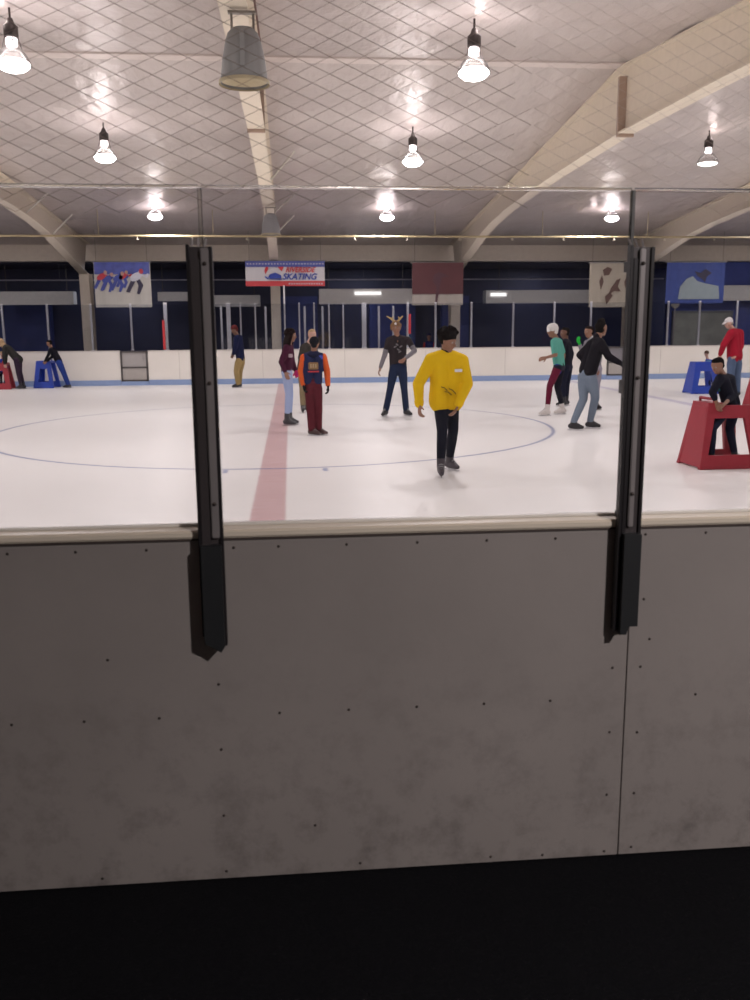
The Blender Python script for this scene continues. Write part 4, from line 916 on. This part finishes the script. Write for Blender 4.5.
def ex_black(t, J, q, s, side, hf, hu, hs):
    surf_patch('jacket_logo', t, lerp(J['nk'], J['pv'], .22)-hdir(90)*.145+hdir(0)*.02, hdir(0), UP, -hdir(90), .018, .022, mat('logo_pale', (.4, .4, .42), .7), .01)
person('black', 'tall haired skater in a black jacket and light grey jeans reaching out to the right', 1.0, (28, 4), (-18, -12), 'mid',
       dict(mat=cl('jacket_black', (.010, .009, .013)), hem=.9, flare=.0, collar=cl('collar_black', (.012, .010, .014))), dict(mat=cl('jeans_greyblue', (.17, .21, .27), var=.1), fit=1.12, len=.92),
       ('tall', blackhair), puff=1.15, gloves=(None, cl('glove_dark', (.02, .02, .025))), extra=ex_black)
def ex_boy(t, J, q, s, side, hf, hu, hs):
    blob('scarf', [(J['nk']+hf*.03-UP*.02, .06, J['nk']-UP*.12+hf*.06, .045)], .009, cl('scarf_teal', (.02, .20, .25)), t)
person('boy', 'child in dark clothes with a teal scarf leaning on the nearest red skating aid', .80, (205, -22), (195, -60), 'mid',
       dict(mat=cl('jacket_inky', (.010, .011, .022)), hem=1.0, sleeve=.6), dict(mat=cl('trousers_inky', (.012, .014, .035)), fit=1.05), ('short', blackhair), puff=1.12, extra=ex_boy, voxb=.007)
person('redman', 'man in a white cap, red sweater and blue jeans bending forward at the right edge', 1.03, (187, -22), (185, 200), 'light',
       dict(mat=cl('sweater_red', (.33, .012, .03), var=.08), kind='sweater', hem=.98, flare=.01), dict(mat=cl('jeans_blue', (.09, .13, .22)), fit=1.25, len=.95), ('cap', mat('cap_white', (.62, .6, .6), .7)), puff=1.4, voxb=.009)
person('childblue', 'small child in a teal jacket and brown knit hat behind the right blue skating aid', .62, (215, -15), (200, 180), 'light',
       dict(mat=cl('jacket_brightteal', (.10, .38, .46))), dict(mat=cl('trousers_child', (.02, .025, .09)), fit=1.1), ('knit', cl('knit_brown', (.10, .06, .045))), puff=1.2, voxc=.009)
person('left1', 'person in black top and blue trousers leaning over the blue skating aid at the left', .80, (185, -20), (185, 180), 'mid',
       dict(mat=cl('top_black', (.010, .010, .016)), hem=1.0), dict(mat=cl('trousers_blue', (.02, .045, .22)), fit=1.1, len=.95), ('short', blackhair), puff=1.1, voxb=.010)
person('left0', 'blond person in a dark olive coat bending over a small child at the left edge', .88, (185, -28), (185, 180), 'light',
       dict(mat=cl('coat_olive', (.030, .030, .028)), hem=1.05, flare=.02), dict(mat=cl('trousers_plum', (.035, .022, .04)), len=.95), ('long', blond), puff=1.15, voxb=.010)
person('child0', 'small child in a blue jacket below the bending blond person, left edge', .55, (-90, 0), (-90, -90), 'light',
       dict(mat=cl('jacket_royal', (.02, .06, .36))), dict(mat=cl('trousers_night', (.012, .012, .03))), ('knit', cl('knit_tan', (.36, .25, .14))), puff=1.15, voxc=.010)
person('bench', 'child with red sleeves standing behind the far boards near the yellow sweatshirt skater', .80, (-90, 0), (-90, -90), 'dark',
       dict(mat=cl('jacket_indigo', (.02, .03, .15)), sleeve_mat=cl('sleeve_redorange', (.50, .06, .05))), dict(mat=cl('trousers_dim', (.012, .012, .02))), ('knit', cl('hat_indigo', (.015, .02, .08))), voxb=.010, voxc=.012)
# ------------------------------------------------------------------ lights of the spectator side, camera, view
area('lobby_light', (2.6, -1.4, 3.7), .16, LOBBY_W, (1., .93, .90))
w = bpy.data.worlds.new('World'); SC.world = w; w.use_nodes = True
w.node_tree.nodes['Background'].inputs[0].default_value = (.9, .85, .9, 1); w.node_tree.nodes['Background'].inputs[1].default_value = .02
for x, y in ((-6, 32.4), (2.5, 32.4), (9, 32.4), (16, 32.0)):
    area('bleacher_light', (x, y, 3.70), .5, BACK_W*(2.2 if x > 12 else 1), (.9, .92, 1.))
cam = bpy.data.cameras.new('Camera'); co = bpy.data.objects.new('Camera', cam); COL.objects.link(co)
cam.sensor_fit = 'VERTICAL'; cam.sensor_height = 24; cam.lens = 21.6; cam.dof.use_dof = True; cam.dof.focus_distance = 6.; cam.dof.aperture_fstop = 2.8; cam.clip_start = .05; cam.clip_end = 200
yaw, pitch, roll = R(5.2), R(10.9), R(-.4)
fw = V((math.sin(yaw)*math.cos(pitch), math.cos(yaw)*math.cos(pitch), -math.sin(pitch)))
q_ = fw.to_track_quat('-Z', 'Y')
co.matrix_world = Matrix.Translation((0, 0, 1.65)) @ q_.to_matrix().to_4x4() @ Matrix.Rotation(ROLL_SIGN*roll, 4, 'Z')
SC.camera = co
SC.view_settings.view_transform = 'Standard'; SC.view_settings.look = 'None'; SC.view_settings.gamma = 1
SC.view_settings.use_curve_mapping = False; SC.view_settings.exposure = EXPO
SC.cycles.use_denoising = True; SC.cycles.sample_clamp_indirect = 6
SC.cycles.max_bounces = 8; SC.cycles.transparent_max_bounces = 16
